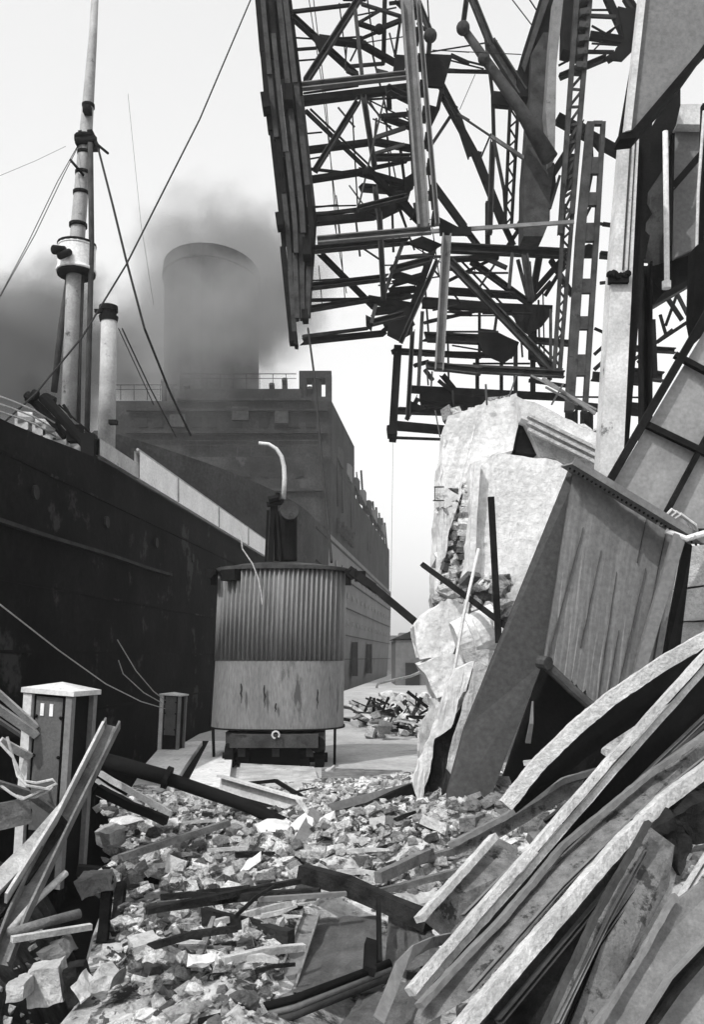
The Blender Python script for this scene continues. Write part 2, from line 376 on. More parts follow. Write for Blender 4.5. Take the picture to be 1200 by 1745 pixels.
for Y in range(94, 168, 5):
    for z in (11.6, 9, 6):
        def f(bm): c = Vector((lx(Y), Y, z)); sweep(bm, [c, c + Vector((.06, -.006, 0))], circ(.34, 10), ref=Vector((0, 0, 1)))
        part('porthole', liner, M['glass'], f)
# superstructure with rounded front, stepped
def tier(bm, z0, z1, Y0, Y1, r, xr=None, xl=None, off=0):
    pts = []
    def rt(Y): return lx(Y) + off if xr is None else xr + .114*(Y-92)
    w = (24 if xl is None else xl)
    pts.append((rt(Y1), Y1)); 
    for i in range(7):
        a = i/6*math.pi/2; Yc = Y0 + r
        pts.append((rt(Yc) - r + r*math.cos(a), Yc - r*math.sin(a)))
    pts.append((rt(Y0) - w, Y0)); pts.append((rt(Y1) - w, Y1))
    lo = [bm.verts.new((x, y, z0)) for x, y in pts]; hi = [bm.verts.new((x, y, z1)) for x, y in pts]
    bm.faces.new(lo); bm.faces.new(hi); n = len(pts)
    for i in range(n): bm.faces.new((lo[i], lo[(i+1) % n], hi[(i+1) % n], hi[i]))
part('superstructure', liner, M['liner'], lambda bm: tier(bm, 14, 21.4, 90, 168, 2.0, off=-.15))
part('upper_deckhouse', liner, M['liner'], lambda bm: tier(bm, 21.45, 27.3, 92, 112, .5, xr=-2.0, xl=21.5))
part('bridge', liner, M['liner'], lambda bm: tier(bm, 27.35, 28.6, 92.4, 104, .5, xr=-4.9, xl=11.5))
def f(bm):
    c = P(538, 632, 93)
    x0, x1 = P(510, 0, 93).x, P(565, 0, 93).x
    z1 = P(0, 633, 93).z; 
    box(bm, Vector(((x0+x1)/2, 94, z1-.35)), (x1-x0, 2.4, .7)); box(bm, Vector(((x0+x1)/2, 94, 27.4)), (x1-x0, 2.4, 1.1))
    box(bm, Vector((x0+.35, 94, 28.8)), (.7, 2.39, 2.0)); box(bm, Vector((x1-.3, 94, 28.8)), (.6, 2.39, 2.0)); box(bm, Vector((x0+1.7, 94.2, 28.8)), (.9, 2.0, 2))
part('bridge_wing', liner, M['liner'], f)
def f(bm):
    for z, xa, xb in ((26.3, -22, -2.4), (24.1, -22, -2.4), (21.4, -24, -2.2), (18.2, -24, -2.6), (27.3, -17, -4)):
        box(bm, Vector(((xa+xb)/2, 89.86 if z < 21.3 else 91.6, z)), (xb-xa, .5, .22))
part('deck_edge', liner, M['funnel'], f)
def f(bm):
    x = -20.5
    while x < -3:
        w = random.choice((.9, .9, 1.3)); box(bm, Vector((x, 91.95, 25.2)), (w, .2, 1.0)); x += w + random.choice((.6, .7, 1.4))
    x = -22
    while x < -4:
        box(bm, Vector((x, 89.95, 19.8)), (.7, .2, .7)); x += 1.7
part('window', liner, M['glass'], f)
for c_, s_ in [(P(303, 718, 90.8), (1.5, .6, 1.2)), (P(410, 705, 91.6), (1.6, .4, 1.3)), (P(480, 710, 91.6), (1.3, .4, 1.4))] + [(Vector((lx(96+i*3)+.1, 96+i*3, 15.6)), (.3, 1.2, 1.5)) for i in range(5)]:
    part('panel', liner, M['mid'], lambda bm: box(bm, c_, s_))
def f(bm):
    c = P(357, 660, 110); c.z = 27; top = P(357, 452, 110).z
    n = 28; rings = []
    for z, k in ((27, 1.0), (top-1.5, .98), (top-1.5, 1.03), (top, 1.0), (top+.5, .7), (top+.6, .01)):
        rings.append([bm.verts.new((c.x + 5.6*k*math.cos(2*math.pi*i/n), 112 + 8*k*math.sin(2*math.pi*i/n), z)) for i in range(n)])
    for a, b in zip(rings, rings[1:]):
        for i in range(n): bm.faces.new((a[i], a[(i+1) % n], b[(i+1) % n], b[i]))
part('funnel', liner, M['funnel'], f, False)
for px, py0, py1, Y in ((578, 778, 838, 96), (588, 800, 850, 100), (606, 845, 890, 112), (632, 862, 920, 128), (637, 885, 925, 132), (658, 915, 950, 160), (600, 830, 880, 108)):
    def f(bm):
        p = P(px, py1, Y); q = P(px-3, py0, Y)
        p.x = min(p.x, lx(Y)-.2); q.x = p.x - (3/F*Y); bar(bm, p - Vector((0, 0, 1.5)), q, .45 if Y < 110 else .28)
    part('davit', liner, M['liner'], f)

for i in range(8):
    Y = 99 + i*8.2; c_ = Vector((lx(Y)-.5, Y, 23.1))
    def f(bm):
        sweep(bm, [c_ + Vector((.114*d, d, .25*abs(d/3)**2.5)) for d in (-3.2, -2.4, -1, 1, 2.4, 3.2)], [(-.9, .55), (-.8, -.1), (-.3, -.6), (.3, -.6), (.8, -.1), (.9, .55)], scales=[.1, .7, 1, 1, .7, .1], ref=Vector((1, 0, 0)))
    part('lifeboat', liner, M['linerlo'] if i % 2 else M['mid'], f)
for x_, y_, h_ in ((-19, 95, 2.4), (-16.5, 94, 1.6), (-8, 94, 1.7), (-6.8, 95, 2.5), (-4.2, 93.5, 1.2)):
    part('vent_cowl', liner, M['funnel'], lambda bm: tube(bm, [Vector((x_, y_, 27.2)), Vector((x_, y_, 27.2+h_)), Vector((x_, y_-.5, 27.7+h_))], .28, 10))
for z_, xa, xb, yy in ((28.0, -24, -17.2, 92.1), (29.2, -16.9, -5.5, 92.5), (22.1, -24, -3, 90.1)):
    def f(bm):
        bar(bm, Vector((xa, yy, z_+.9)), Vector((xb, yy, z_+.9)), .07); bar(bm, Vector((xa, yy, z_+.45)), Vector((xb, yy, z_+.45)), .05)
        x = xa
        while x < xb: bar(bm, Vector((x, yy, z_-.6)), Vector((x, yy, z_+.9)), .06); x += 1.3
    part('deck_rail', liner, M['liner'], f)
for i in range(13):
    Y = 96 + i*5.6; h_ = random.choice((2.5, 4.2, 5.5, 3.2)); x_ = lx(Y)-.25
    part('davit', liner, M['liner'], lambda bm: bar(bm, Vector((x_, Y, 21.3)), Vector((x_ - .35, Y+.2, 21.4+h_)), random.choice((.16, .26, .34))))
# far shed at the end of the quay
shed = thing('harbour_shed', P(700, 1180, 75), 'low pale harbour shed at the far end of the quay right of the liner', 'shed')
part('wall', shed, M['linerlo'], lambda bm: box(bm, P(722, 1138, 78), (5, 8, 4.5)))
def f(bm):
    c = P(722, 1090, 78); pts = [(-2.7, 0), (2.7, 0), (0, 1.2)]
    a = [bm.verts.new(c + Vector((x, -4.2, z))) for x, z in pts]; b = [bm.verts.new(c + Vector((x, 4.2, z))) for x, z in pts]
    bm.faces.new(a); bm.faces.new(b)
    for i in range(3): bm.faces.new((a[i], a[(i+1) % 3], b[(i+1) % 3], b[i]))
part('roof', shed, M['liner'], f)
part('door', shed, M['glass'], lambda bm: box(bm, P(703, 1155, 73.9), (1.1, .1, 2.4)))

# ------------------------------------------------------------------ steam crane cab
yc = 18.6
cab = thing('steam_crane', P(472, 1310, yc+1), 'corrugated steel steam crane cab with boiler and curved white pipe on its roof', 'crane')
cc = P(477, 1100, yc + 1.3); cc.x = P(478, 0, yc+1.3).x; KW = 1.06
def outline(a, W, D, p=2.6):    # superellipse
    c, s = math.cos(a), math.sin(a)
    return (W*math.copysign(abs(c)**(2/p), c), D*math.copysign(abs(s)**(2/p), s))
def shell(bm, z0, z1, W0, W1, D, dx0, dx1, ribs=0, amp=0.0, n=240, cap=True, rows=2):
    rings = []
    for k in range(rows):
        t = k/(rows-1); z = z0+(z1-z0)*t; W_ = W0+(W1-W0)*t; dx = dx0+(dx1-dx0)*t; ring = []
        for i in range(n):
            a = 2*math.pi*i/n; x, y = outline(a, W_*KW, D); m = 1 + (amp*math.cos(ribs*x/W_*1.0) if ribs else 0)
            ring.append(bm.verts.new((cc.x+dx+x*m, cc.y + y - (amp*2.2*math.cos(ribs*x/W_)*(1 if y < 0 else -1) if ribs else 0), z)))
        rings.append(ring)
    for a, b in zip(rings, rings[1:]):
        for i in range(n): bm.faces.new((a[i], a[(i+1) % n], b[(i+1) % n], b[i]))
    if cap: bm.faces.new(rings[0]); bm.faces.new(list(reversed(rings[-1])))
zb, zm, zt = P(0, 1243, yc).z, P(0, 1126, yc).z, P(0, 968, yc).z
part('corrugated_wall', cab, M['cab'], lambda bm: shell(bm, zm+.005, zt, 1.27, 1.25, 1.2, .0, .07, ribs=84, amp=.019, n=900), True)
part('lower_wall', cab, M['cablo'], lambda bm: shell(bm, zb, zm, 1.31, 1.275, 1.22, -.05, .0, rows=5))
def f(bm):
    shell(bm, zt, zt+.07, 1.33, 1.33, 1.28, .07, .07); shell(bm, zt+.07, zt+.13, 1.25, .9, 1.15, .07, .07)
part('roof', cab, M['mid'], f)
def f(bm):
    for sx in (-1, 1):
        x = cc.x + .07 + sx*1.43
        box(bm, Vector((x, cc.y-.7, zt-.03)), (.22, .3, .12)); box(bm, Vector((x-sx*.06, cc.y-.7, zt-.18)), (.12, .2, .22))
        sweep(bm, [Vector((x, cc.y-.95, zt-.08)), Vector((x, cc.y-.5, zt-.08))], circ(.09, 12))
part('roof_bracket', cab, M['dark'], f)
part('vent_opening', cab, M['black'], lambda bm: box(bm, P(400, 981, yc+.38), (.34, .5, .22), Matrix.Rotation(R(-28), 3, 'Z')))
def f(bm): shell(bm, zb-.03, zb, 1.34, 1.34, 1.26, -.05, -.05)
part('floor_rim', cab, M['dark'], f)
def f(bm):
    box(bm, P(472, 1257, yc+.7), (1.75, 1.6, .26)); box(bm, P(545, 1262, yc+.6), (.22, .6, .4))
    box(bm, P(398, 1255, yc+.6), (.26, .5, .22))
part('chassis', cab, M['mid'], f)
part('undercarriage', cab, M['black'], lambda bm: box(bm, P(470, 1283, yc+1.0), (1.45, 1.5, .34)))
for px in (412, 470, 528): part('axle_box', cab, M['mid'], lambda bm: box(bm, P(px, 1282, yc+.16), (.14, .1, .16)))
for px in (393, 420, 520, 545):
    def f(bm):
        c = P(px, 1290, yc+.45); sweep(bm, [c+Vector((-.09, 0, 0)), c+Vector((.09, 0, 0))], circ(.30, 20)); sweep(bm, [c+Vector((-.16, 0, 0)), c+Vector((.16, 0, 0))], circ(.1, 12))
    part('wheel', cab, M['dark'], f)
part('buffer', cab, M['black'], lambda bm: sweep(bm, [P(540, 1268, yc+.3), P(541, 1268, yc+.0)], circ(.16, 14), ref=Vector((0, 0, 1))))
for px, y1 in ((363, 1304), (571, 1312)):
    part('support_rod', cab, M['dark'], lambda bm: bar(bm, P(px, 1240, yc+.7), P(px+(2 if px < 400 else -1), y1, yc+.7), .055))
def f(bm):
    pts = []
    for i in range(13):
        a = R(-40 + 300*i/12); pts.append(P(470, 1252, yc-.2) + Vector((.07*math.cos(a), 0, .07*math.sin(a))))
    tube(bm, pts, .018, 6)
part('hook', cab, M['offwhite'], f)
def f(bm):
    for px, py, h in ((411, 1180, 26), (451, 1185, 30), (470, 1205, 12), (541, 1190, 26)):
        sweep(bm, [P(px+random.uniform(-1, 1), py-h*.6+h*1.3*k/6, yc+.01) for k in range(7)], rect(.035, .03), scales=[.5, 1, .8, 1.1, .7, .4, .2])
part('handle', cab, M['grey'], f)
# boiler
def f(bm):
    c = P(487, 955, yc+1.1); sweep(bm, [c, c+Vector((0, 0, .95)), c+Vector((0, 0, 1.02))], circ(.24, 20), scales=[1, 1, .7])
part('boiler', cab, M['dark'], f, False)
def f(bm):
    c = P(491, 873, yc+.75); sweep(bm, [c, c+Vector((.05, -.3, 0))], circ(.19, 18), ref=Vector((0, 0, 1)))
part('boiler_drum', cab, M['mid'], f)
def f(bm):
    bar(bm, P(461, 957, yc+.9), P(466, 850, yc+.9), .1); bar(bm, P(453, 957, yc+.9), P(457, 870, yc+.9), .05)
    bar(bm, P(478, 957, yc+.8), P(470, 850, yc+.9), .05); bar(bm, P(455, 860, yc+.85), P(484, 855, yc+.85), .1)
    tube(bm, [P(458, 852, yc+.8), P(476, 848, yc+.8)], .08, 8); tube(bm, [P(472, 850, yc+.8), P(473, 840, yc+.8)], .05, 8)
part('boiler_frame', cab, M['black'], f)
def f(bm):
    pts = [P(x, y, yc+.9) for x, y in ((483, 850), (485, 815), (484, 795), (480, 778), (471, 765), (458, 757), (441, 755))]
    tube(bm, pts, .05, 10, .035)
part('curved_pipe', cab, M['offwhite'], f, True)
def f(bm):
    tube(bm, [P(x, y, yc-.12) for x, y in ((405, 898), (411, 915), (413, 935), (430, 960), (440, 985), (445, 1010), (447, 1030))], .014, 5)
part('loose_cord', cab, M['rope'], f)
def f(bm):
    bar(bm, P(598, 973, yc+.5), P(640, 1003, yc-.4), .16, .16, 'L'); bar(bm, P(630, 995, yc-.35), P(709, 1061, yc-1.8), .13, .12)
    box(bm, P(614, 982, yc+.2), (.22, .2, .2))
part('boom_rod', cab, M['dark'], f)

# ------------------------------------------------------------------ wrecked gantry, traced member by member in close-up coordinates
def c3(x, y): return (420 + x/3.158, y/3.158, 3.158)
def c4(x, y): return (750 + x/2.667, y/2.667, 2.667)
def c5(x, y): return (420 + x/3.0, 350 + y/3.0, 3.0)
def c6(x, y): return (640 + x/2.143, 350 + y/2.143, 2.143)
gan = thing('gantry_crane', P(640, 750, 29), 'twisted dark lattice gantry of a wrecked crane tilted against the sky beside the funnel', 'gantry')
tow = thing('crane_tower', P(900, 700, 31), 'buckled steel crane tower of tubes, box column and ladder-like perforated column above the ruin', 'crane tower')
cnt = {}
def member(root, c, x1, y1, x2, y2, w, tone='d', name='brace', Y=None, kind=None, dY=0):
    a = c(x1, y1); b = c(x2, y2); s = a[2]
    if Y is None:
        if root is gan: Ya, Yb = [28 + max(0, (q[0]-520))*(.022 if tone == 'd' else .006) for q in (a, b)]
        else: Ya = Yb = 31 + (1.5 if tone == 'd' else 0)
        if tone == 'c': Ya = Yb = 29.5
    else: Ya = Yb = Y
    j = random.uniform(-.35, .35); Ya += j + dY; Yb += j + dY
    wm = w/s/F*Ya
    def f(bm):
        p, q = P(a[0], a[1], Ya), P(b[0], b[1], Yb)
        if kind == 'tube' or w/s < 4: bar(bm, p, q, wm, sec='tube')
        elif w/s > 7: bar(bm, p, q, wm, min(.26, max(.2, wm*.8)), kind or ('L' if tone == 'd' else 'U'), t=wm*.16)
        else: bar(bm, p, q, wm, wm*.8)
    nm = 'cable' if tone == 'c' else name
    if tone == 'd' and random.random() < .3: tone = 'g'
    cnt[(root.name, nm)] = cnt.get((root.name, nm), 0) + 1
    return part(nm, root, T[tone], f, kind == 'tube')
# left band: overlapping plates
L0 = [(435, -30), (452, 170), (478, 400), (498, 585)]; R0 = [(490, -30), (512, 150), (537, 380), (526, 560)]
def bandpt(u, py):
    def ip(A):
        for (x0, y0), (x1, y1) in zip(A, A[1:]):
            if py <= y1: return x0+(x1-x0)*(py-y0)/(y1-y0)
        return A[-1][0]
    return ip(L0)+(ip(R0)-ip(L0))*u
tones = ['d', 'm', 'd', 'm', 'd', 'm', 'd']
for u, w, tone, dy in ((.07, 9, 'd', 0), (.2, 7, 'm', -.2), (.3, 11, 'd', .3), (.42, 7, 'm', -.3), (.53, 9, 'd', 0), (.65, 8, 'm', -.2), (.76, 10, 'd', .2), (.88, 8, 'm', -.1), (.97, 6, 'd', .1)):
    y = -30
    while y < 545:
        L_ = random.uniform(90, 210); y2 = min(y+L_, 545 if u > .4 else 575)
        if y2 - y < 15: break
        tn = tone if random.random() < .75 else random.choice('dm')
        yy = 28 + dy + random.uniform(-.08, .08)
        du = random.uniform(-.035, .035)
        def f(bm): sweep(bm, [P(bandpt(u+du, y+(y2-y)*k/4), y+(y2-y)*k/4, yy) for k in range(5)], lsec(w/F*28*1.15, .28, .05))
        part('chord_plate', gan, T[tn], f); y = y2
def kn(root, px, py, s, Y=28, tone='d', name='end_plate', h=None):
    part(name, root, T[tone], lambda bm: box(bm, P(px, py, Y), (s/F*Y, .5, (h or s)/F*Y), Matrix.Rotation(R(random.uniform(-8, 8)), 3, 'Y')))
kn(gan, 453, 178, 13, 27.6, h=26); kn(gan, 493, 165, 14, 27.5, h=28); kn(gan, 477, 379, 12, 27.6, h=22); kn(gan, 500, 578, 14, 27.8, h=16); kn(gan, 523, 425, 14, 27.4, h=30); kn(gan, 520, 540, 10, 27.6, h=16); kn(gan, 505, 588, 6, 27.8)
LM = [ # crop, x1,y1,x2,y2,w,tone
(c3,240,68,560,30,18,'d'),(c3,240,85,590,405,26,'d'),(c3,610,-10,320,440,32,'m'),(c3,250,205,400,215,9,'d'),(c3,262,270,375,262,13,'d'),(c3,270,330,378,322,9,'d'),
(c3,390,212,640,245,28,'d'),(c3,620,242,800,342,24,'d'),(c3,335,-10,405,440,5,'c'),(c3,405,440,500,1263,5,'c'),(c3,360,-10,430,560,5,'c'),(c3,430,560,485,1263,5,'c'),
(c3,500,20,545,400,7,'d'),(c3,585,50,622,405,20,'m'),(c3,630,520,690,900,28,'m'),(c3,690,1000,725,1263,26,'m'),(c3,650,-10,692,300,8,'d'),(c3,745,-10,738,350,24,'d'),
(c3,600,128,710,165,22,'d'),(c3,700,165,832,112,22,'d'),(c3,600,128,720,60,13,'d'),(c3,620,25,832,92,17,'d'),(c3,832,90,800,305,15,'d'),(c3,770,180,822,395,9,'d'),(c3,800,10,850,60,14,'d'),
(c3,560,360,740,345,16,'d'),(c3,540,380,600,410,22,'d'),(c3,540,250,530,380,9,'m'),(c3,600,250,560,330,10,'d'),
(c3,610,215,740,160,14,'d'),(c3,700,385,760,400,20,'m'),(c3,480,210,620,200,10,'d'),(c3,520,-5,640,-2,20,'d'),
(c3,292,548,905,472,42,'d'),(c3,310,505,600,465,12,'d'),(c3,760,480,892,545,40,'d'),(c3,605,540,370,920,26,'m'),
(c3,320,600,640,905,20,'d'),(c3,345,590,660,890,12,'d'),(c3,640,900,930,1195,30,'d'),(c3,570,600,602,1170,8,'d'),(c3,318,722,405,714,9,'d'),(c3,325,812,695,765,24,'d'),
(c3,690,765,885,802,26,'d'),(c3,330,860,440,840,9,'d'),(c3,350,912,600,940,13,'d'),(c3,340,970,640,925,24,'d'),(c3,600,925,880,1003,32,'d'),
(c3,680,850,885,848,26,'d'),(c3,690,905,860,870,18,'d'),(c3,730,630,892,615,22,'d'),(c3,730,630,885,685,24,'d'),(c3,745,520,605,1110,10,'m'),(c3,752,640,790,1225,10,'d'),(c3,830,810,862,1070,15,'d'),
(c3,690,745,855,690,20,'m'),(c3,690,830,850,780,16,'m'),(c3,620,1012,860,1032,34,'d'),(c3,600,1125,860,1060,26,'m'),(c3,600,1128,725,1168,34,'d'),(c3,715,1165,860,1095,36,'d'),
(c3,365,1118,490,1105,10,'d'),(c3,370,1160,605,1130,20,'d'),(c3,370,1195,690,1165,34,'d'),(c3,820,1100,862,1225,10,'d'),(c3,850,1075,945,1195,14,'d'),(c3,878,600,905,1000,22,'d'),(c3,700,640,690,760,12,'m'),(c3,765,490,770,600,26,'d'),
(c3,660,540,720,640,8,'m'),(c3,900,930,860,1080,20,'d'),
(c5,345,8,560,2,8,'d'),(c5,345,45,570,30,14,'d'),(c5,345,85,660,55,30,'d'),(c5,300,232,835,185,30,'d'),(c5,375,245,655,525,24,'d'),(c5,340,386,500,375,8,'d'),(c5,325,417,725,370,28,'d'),
(c5,325,486,680,480,15,'d'),(c5,320,532,625,482,22,'d'),(c5,620,482,860,522,34,'d'),(c5,290,672,620,630,16,'d'),(c5,280,698,705,655,24,'d'),(c5,370,310,388,512,5,'c'),(c5,452,100,512,450,5,'c'),(c5,475,100,505,495,5,'c'),
(c5,680,40,702,480,28,'m'),(c5,800,195,698,475,18,'m'),(c5,768,270,940,256,18,'d'),(c5,740,332,935,280,30,'m'),(c5,740,350,880,392,32,'d'),(c5,720,442,860,430,26,'d'),(c5,740,405,900,360,22,'d'),
(c5,640,545,800,528,32,'d'),(c5,640,602,805,560,30,'m'),(c5,690,615,840,600,50,'d'),(c5,662,510,638,605,18,'m'),(c5,745,0,752,240,12,'d'),(c5,780,20,860,230,10,'d'),
(c5,965,200,790,690,34,'d'),(c5,900,545,880,925,18,'m'),(c5,850,640,825,1090,22,'m'),(c5,775,720,750,1130,40,'d'),(c5,752,746,1200,772,24,'d'),(c5,905,672,1190,684,40,'d'),(c5,905,490,1200,512,32,'d'),
(c5,1030,440,1200,452,32,'d'),(c5,1030,385,1110,355,8,'d'),(c5,910,602,1190,538,14,'d'),(c5,1040,540,1150,560,16,'d'),(c5,1020,-10,1182,205,24,'d'),
(c5,740,1125,1022,1150,42,'d'),(c5,725,1187,1010,1197,13,'d'),(c5,775,1050,1100,1062,30,'d'),(c5,845,942,1200,972,30,'d'),(c5,880,980,820,1092,22,'m'),(c5,900,1012,1200,1038,36,'d'),
(c5,920,800,930,920,9,'m'),(c5,950,850,945,930,9,'m'),(c5,1000,865,1065,945,22,'d'),(c5,860,820,930,800,18,'d'),(c5,850,450,700,480,40,'d')]
for m_ in LM: member(gan, *m_)
rr = random.Random(5)
for i in range(34):
    x = rr.uniform(560, 740); y = rr.uniform(0, 540); a = rr.choice([-.12, -.12, 1.4, 1.5, .9, -.9, .5]) + rr.uniform(-.1, .1); l_ = rr.uniform(30, 120)
    if y + l_*abs(math.sin(a)) > 560: continue
    member(gan, c3, (x-420)*3.158, y*3.158, (x-420+l_*math.cos(a))*3.158, (y+l_*math.sin(a))*3.158, rr.choice([6, 8, 11, 15]), rr.choice('ddm'), 'inner_brace', rr.uniform(30, 34))
for i in range(26):
    x = rr.uniform(690, 940); y = rr.uniform(400, 690); a = rr.choice([0, .05, 0, 1.55, 1.5, .9, -.8]); l_ = rr.uniform(30, 110)
    if x < 770 and y > 600: continue
    member(tow, c3, (x-420)*3.158, y*3.158, (x-420+l_*math.cos(a))*3.158, (y+l_*math.sin(a))*3.158, rr.choice([6, 8, 11]), rr.choice('ddm'), 'inner_brace', rr.uniform(31, 34))
# light front chords and the pairs of pale cross girders
for m_ in [(c3,862,-10,955,1215,66,'l'),(c3,922,-10,1028,1212,24,'l'),(c3,300,468,905,402,34,'l'),(c5,362,180,945,128,34,'l'),(c5,1025,150,985,845,46,'l'),(c5,980,275,790,700,22,'m'),(c5,925,818,1200,850,36,'m')]:
    member(gan, *m_, name='chord', Y=27.6)
for i in range(9): kn(gan, 420+(905+i*13)/3.158, (60+i*140)/3.158, 8, 27.75, 'm', 'chord_link', 14)
def plate(root, pix, Y, tone='d', th=.12, name='gusset_plate', jag=0):
    def f(bm): prism(bm, pix, Y, th, jag)
    return part(name, root, T[tone], f)
def q(c, *xy): return [c(xy[i], xy[i+1])[:2] for i in range(0, len(xy), 2)]
plate(gan, q(c3, 945, 290, 1110, 298, 1060, 470, 955, 462), 28.3); plate(gan, q(c3, 800, 295, 870, 300, 850, 380, 790, 380), 29)
plate(gan, q(c3, 965, 560, 1042, 582, 985, 700), 28.3); plate(gan, q(c5, 820, 190, 900, 158, 1000, 200, 940, 235), 28); plate(gan, q(c5, 985, 60, 1080, 110, 1150, 110, 1150, 150, 990, 150), 28)
plate(gan, q(c3, 700, 1080, 800, 1085, 810, 1130, 740, 1170, 610, 1130), 30); plate(gan, q(c3, 850, 960, 900, 930, 900, 1010, 860, 1040), 29.5); plate(gan, q(c5, 610, 560, 650, 580, 640, 640, 612, 610), 28.5)
plate(gan, q(c5, 730, 560, 860, 500, 850, 650, 780, 690, 720, 660), 30.5); plate(gan, q(c3, 350, 180, 440, 215, 430, 270, 390, 275), 28.2); plate(gan, q(c5, 930, 1040, 820, 1060, 840, 1000), 29)
for c, x, y, r, tn in ((c3, 990, 195, 36, 'm'), (c3, 715, 160, 26, 'd'), (c3, 650, 930, 26, 'd')):
    a = c(x, y)
    part('node', gan, T[tn], lambda bm: bmesh.ops.create_uvsphere(bm, u_segments=14, v_segments=10, radius=r/3.158/F*28.5, matrix=Matrix.Translation(P(a[0], a[1], 28.3))), True)
kn(gan, 670, 745, 12, 29.6); kn(gan, 668, 735, 16, 29.5)
RM = [
(c3,915,-10,985,165,26,'m'),(c3,920,125,972,172,14,'d'),(c3,975,-10,985,150,8,'d'),(c3,988,200,980,300,26,'m'),(c3,1000,272,1200,285,4,'c'),(c3,1100,300,1200,345,18,'d'),(c3,1090,380,1200,388,14,'d'),
(c3,1050,465,1140,640,34,'d'),(c3,1135,625,1210,850,34,'d'),(c3,1130,610,1200,650,12,'d'),(c3,1052,480,1030,590,22,'d'),(c3,1010,1000,1175,1225,32,'d'),
(c4,20,255,200,300,9,'d'),(c4,20,270,200,316,7,'d'),(c4,20,325,370,332,14,'d'),(c4,0,232,370,250,4,'c'),(c4,145,-10,230,200,30,'m'),(c4,228,195,375,425,44,'m'),(c4,122,-10,105,115,24,'m'),
(c4,205,150,240,440,14,'d'),(c4,240,440,245,640,16,'d'),(c4,245,640,290,860,14,'d'),(c4,290,860,300,1025,12,'d'),(c4,240,640,225,1065,24,'m'),(c4,10,430,160,705,28,'d'),(c4,160,700,290,1025,34,'d'),
(c4,160,340,90,500,3,'c'),(c4,80,520,232,622,10,'m'),(c4,230,620,470,780,15,'l'),(c4,232,610,175,745,8,'d'),(c4,240,455,400,470,60,'d'),(c4,-5,880,130,1065,26,'d'),
(c4,530,540,822,702,44,'d'),(c4,545,352,760,262,24,'d'),(c4,680,48,790,48,9,'d'),(c4,680,75,800,80,15,'d'),(c4,690,120,800,182,10,'d'),(c4,680,165,850,190,32,'d'),(c4,690,200,870,212,9,'d'),
(c4,560,236,790,240,14,'d'),(c4,758,-10,862,215,32,'d'),(c4,845,-10,885,55,34,'d'),(c4,882,50,860,235,44,'d'),(c4,870,215,755,285,34,'d'),(c4,740,165,822,110,10,'d'),(c4,700,230,860,60,7,'d'),(c4,540,300,612,262,10,'d'),
(c4,662,560,350,1045,30,'d'),(c4,440,920,470,1050,10,'m'),(c4,320,-10,420,120,5,'c'),(c4,400,-10,440,50,6,'d'),(c4,545,800,500,950,12,'m'),(c4,685,600,690,720,14,'d'),(c4,690,790,672,880,14,'d'),(c4,690,930,650,1010,12,'d'),
(c4,740,1020,815,1030,16,'d'),(c4,670,600,740,680,34,'d'),
(c6,240,155,700,178,32,'d'),(c6,270,205,645,595,28,'m'),(c6,310,200,660,570,8,'d'),(c6,350,205,570,365,20,'d'),(c6,420,200,250,285,10,'d'),(c6,240,312,520,330,22,'d'),(c6,170,362,645,382,26,'d'),
(c6,190,425,400,380,10,'d'),(c6,560,492,710,505,20,'d'),(c6,190,482,400,492,32,'d'),(c6,280,512,400,532,6,'d'),(c6,180,542,500,550,16,'d'),(c6,380,395,380,560,10,'d'),(c6,445,390,425,530,10,'m'),
(c6,575,450,575,695,16,'d'),(c6,512,500,512,695,14,'d'),(c6,372,560,372,695,13,'d'),(c6,130,672,700,702,24,'d'),(c6,250,580,685,598,6,'m'),(c6,410,-10,410,150,16,'d'),
(c6,430,-10,505,150,16,'d'),(c6,590,-10,480,155,14,'d'),(c6,592,0,612,85,8,'m'),(c6,500,175,488,305,12,'m'),(c6,545,180,570,345,22,'m'),(c6,520,200,560,350,12,'d'),(c6,600,180,570,350,24,'d'),(c6,700,180,560,340,22,'d'),
(c6,640,200,720,330,16,'d'),(c6,640,280,580,345,14,'d'),(c6,400,250,260,235,8,'d'),(c6,380,300,440,210,8,'d'),(c6,460,560,460,690,12,'d'),(c6,180,600,210,640,14,'d'),(c6,160,700,480,720,30,'d'),
(c6,590,560,640,640,12,'d'),(c6,700,200,620,330,14,'d'),(c6,640,380,640,580,10,'m'),(c6,330,160,480,230,14,'d'),(c6,250,200,450,190,16,'d'),(c6,230,640,290,690,12,'d'),(c6,560,640,700,660,12,'d'),
(c6,820,68,1165,132,9,'d'),(c6,820,182,1165,212,22,'d'),(c6,950,400,1165,272,28,'m'),(c6,950,380,1060,310,12,'d'),(c6,975,430,1022,510,13,'d'),(c6,1012,420,1020,620,16,'d'),(c6,1030,500,1135,430,12,'d'),
(c6,925,580,1085,455,12,'d'),(c6,930,522,1095,532,18,'d'),(c6,925,612,1050,628,34,'d'),(c6,960,565,1002,612,14,'d'),(c6,800,450,850,472,9,'d'),(c6,790,625,1000,645,30,'d'),(c6,925,652,1010,656,7,'d'),
(c6,720,700,1000,702,7,'d'),(c6,930,732,985,738,22,'d'),(c6,820,285,850,282,10,'d'),(c6,950,255,1000,262,9,'d'),(c6,800,600,860,545,14,'d'),(c6,800,545,850,500,12,'d'),(c6,1060,330,1120,420,14,'d'),(c6,1090,300,1140,400,12,'d'),(c6,1160,250,1020,300,14,'d'),
(c6,1100,330,1060,440,10,'d'),(c6,1040,400,1060,470,10,'d'),(c6,990,265,1000,330,20,'d'),(c6,720,730,1000,760,26,'d'),(c6,1000,180,1110,165,14,'d')]
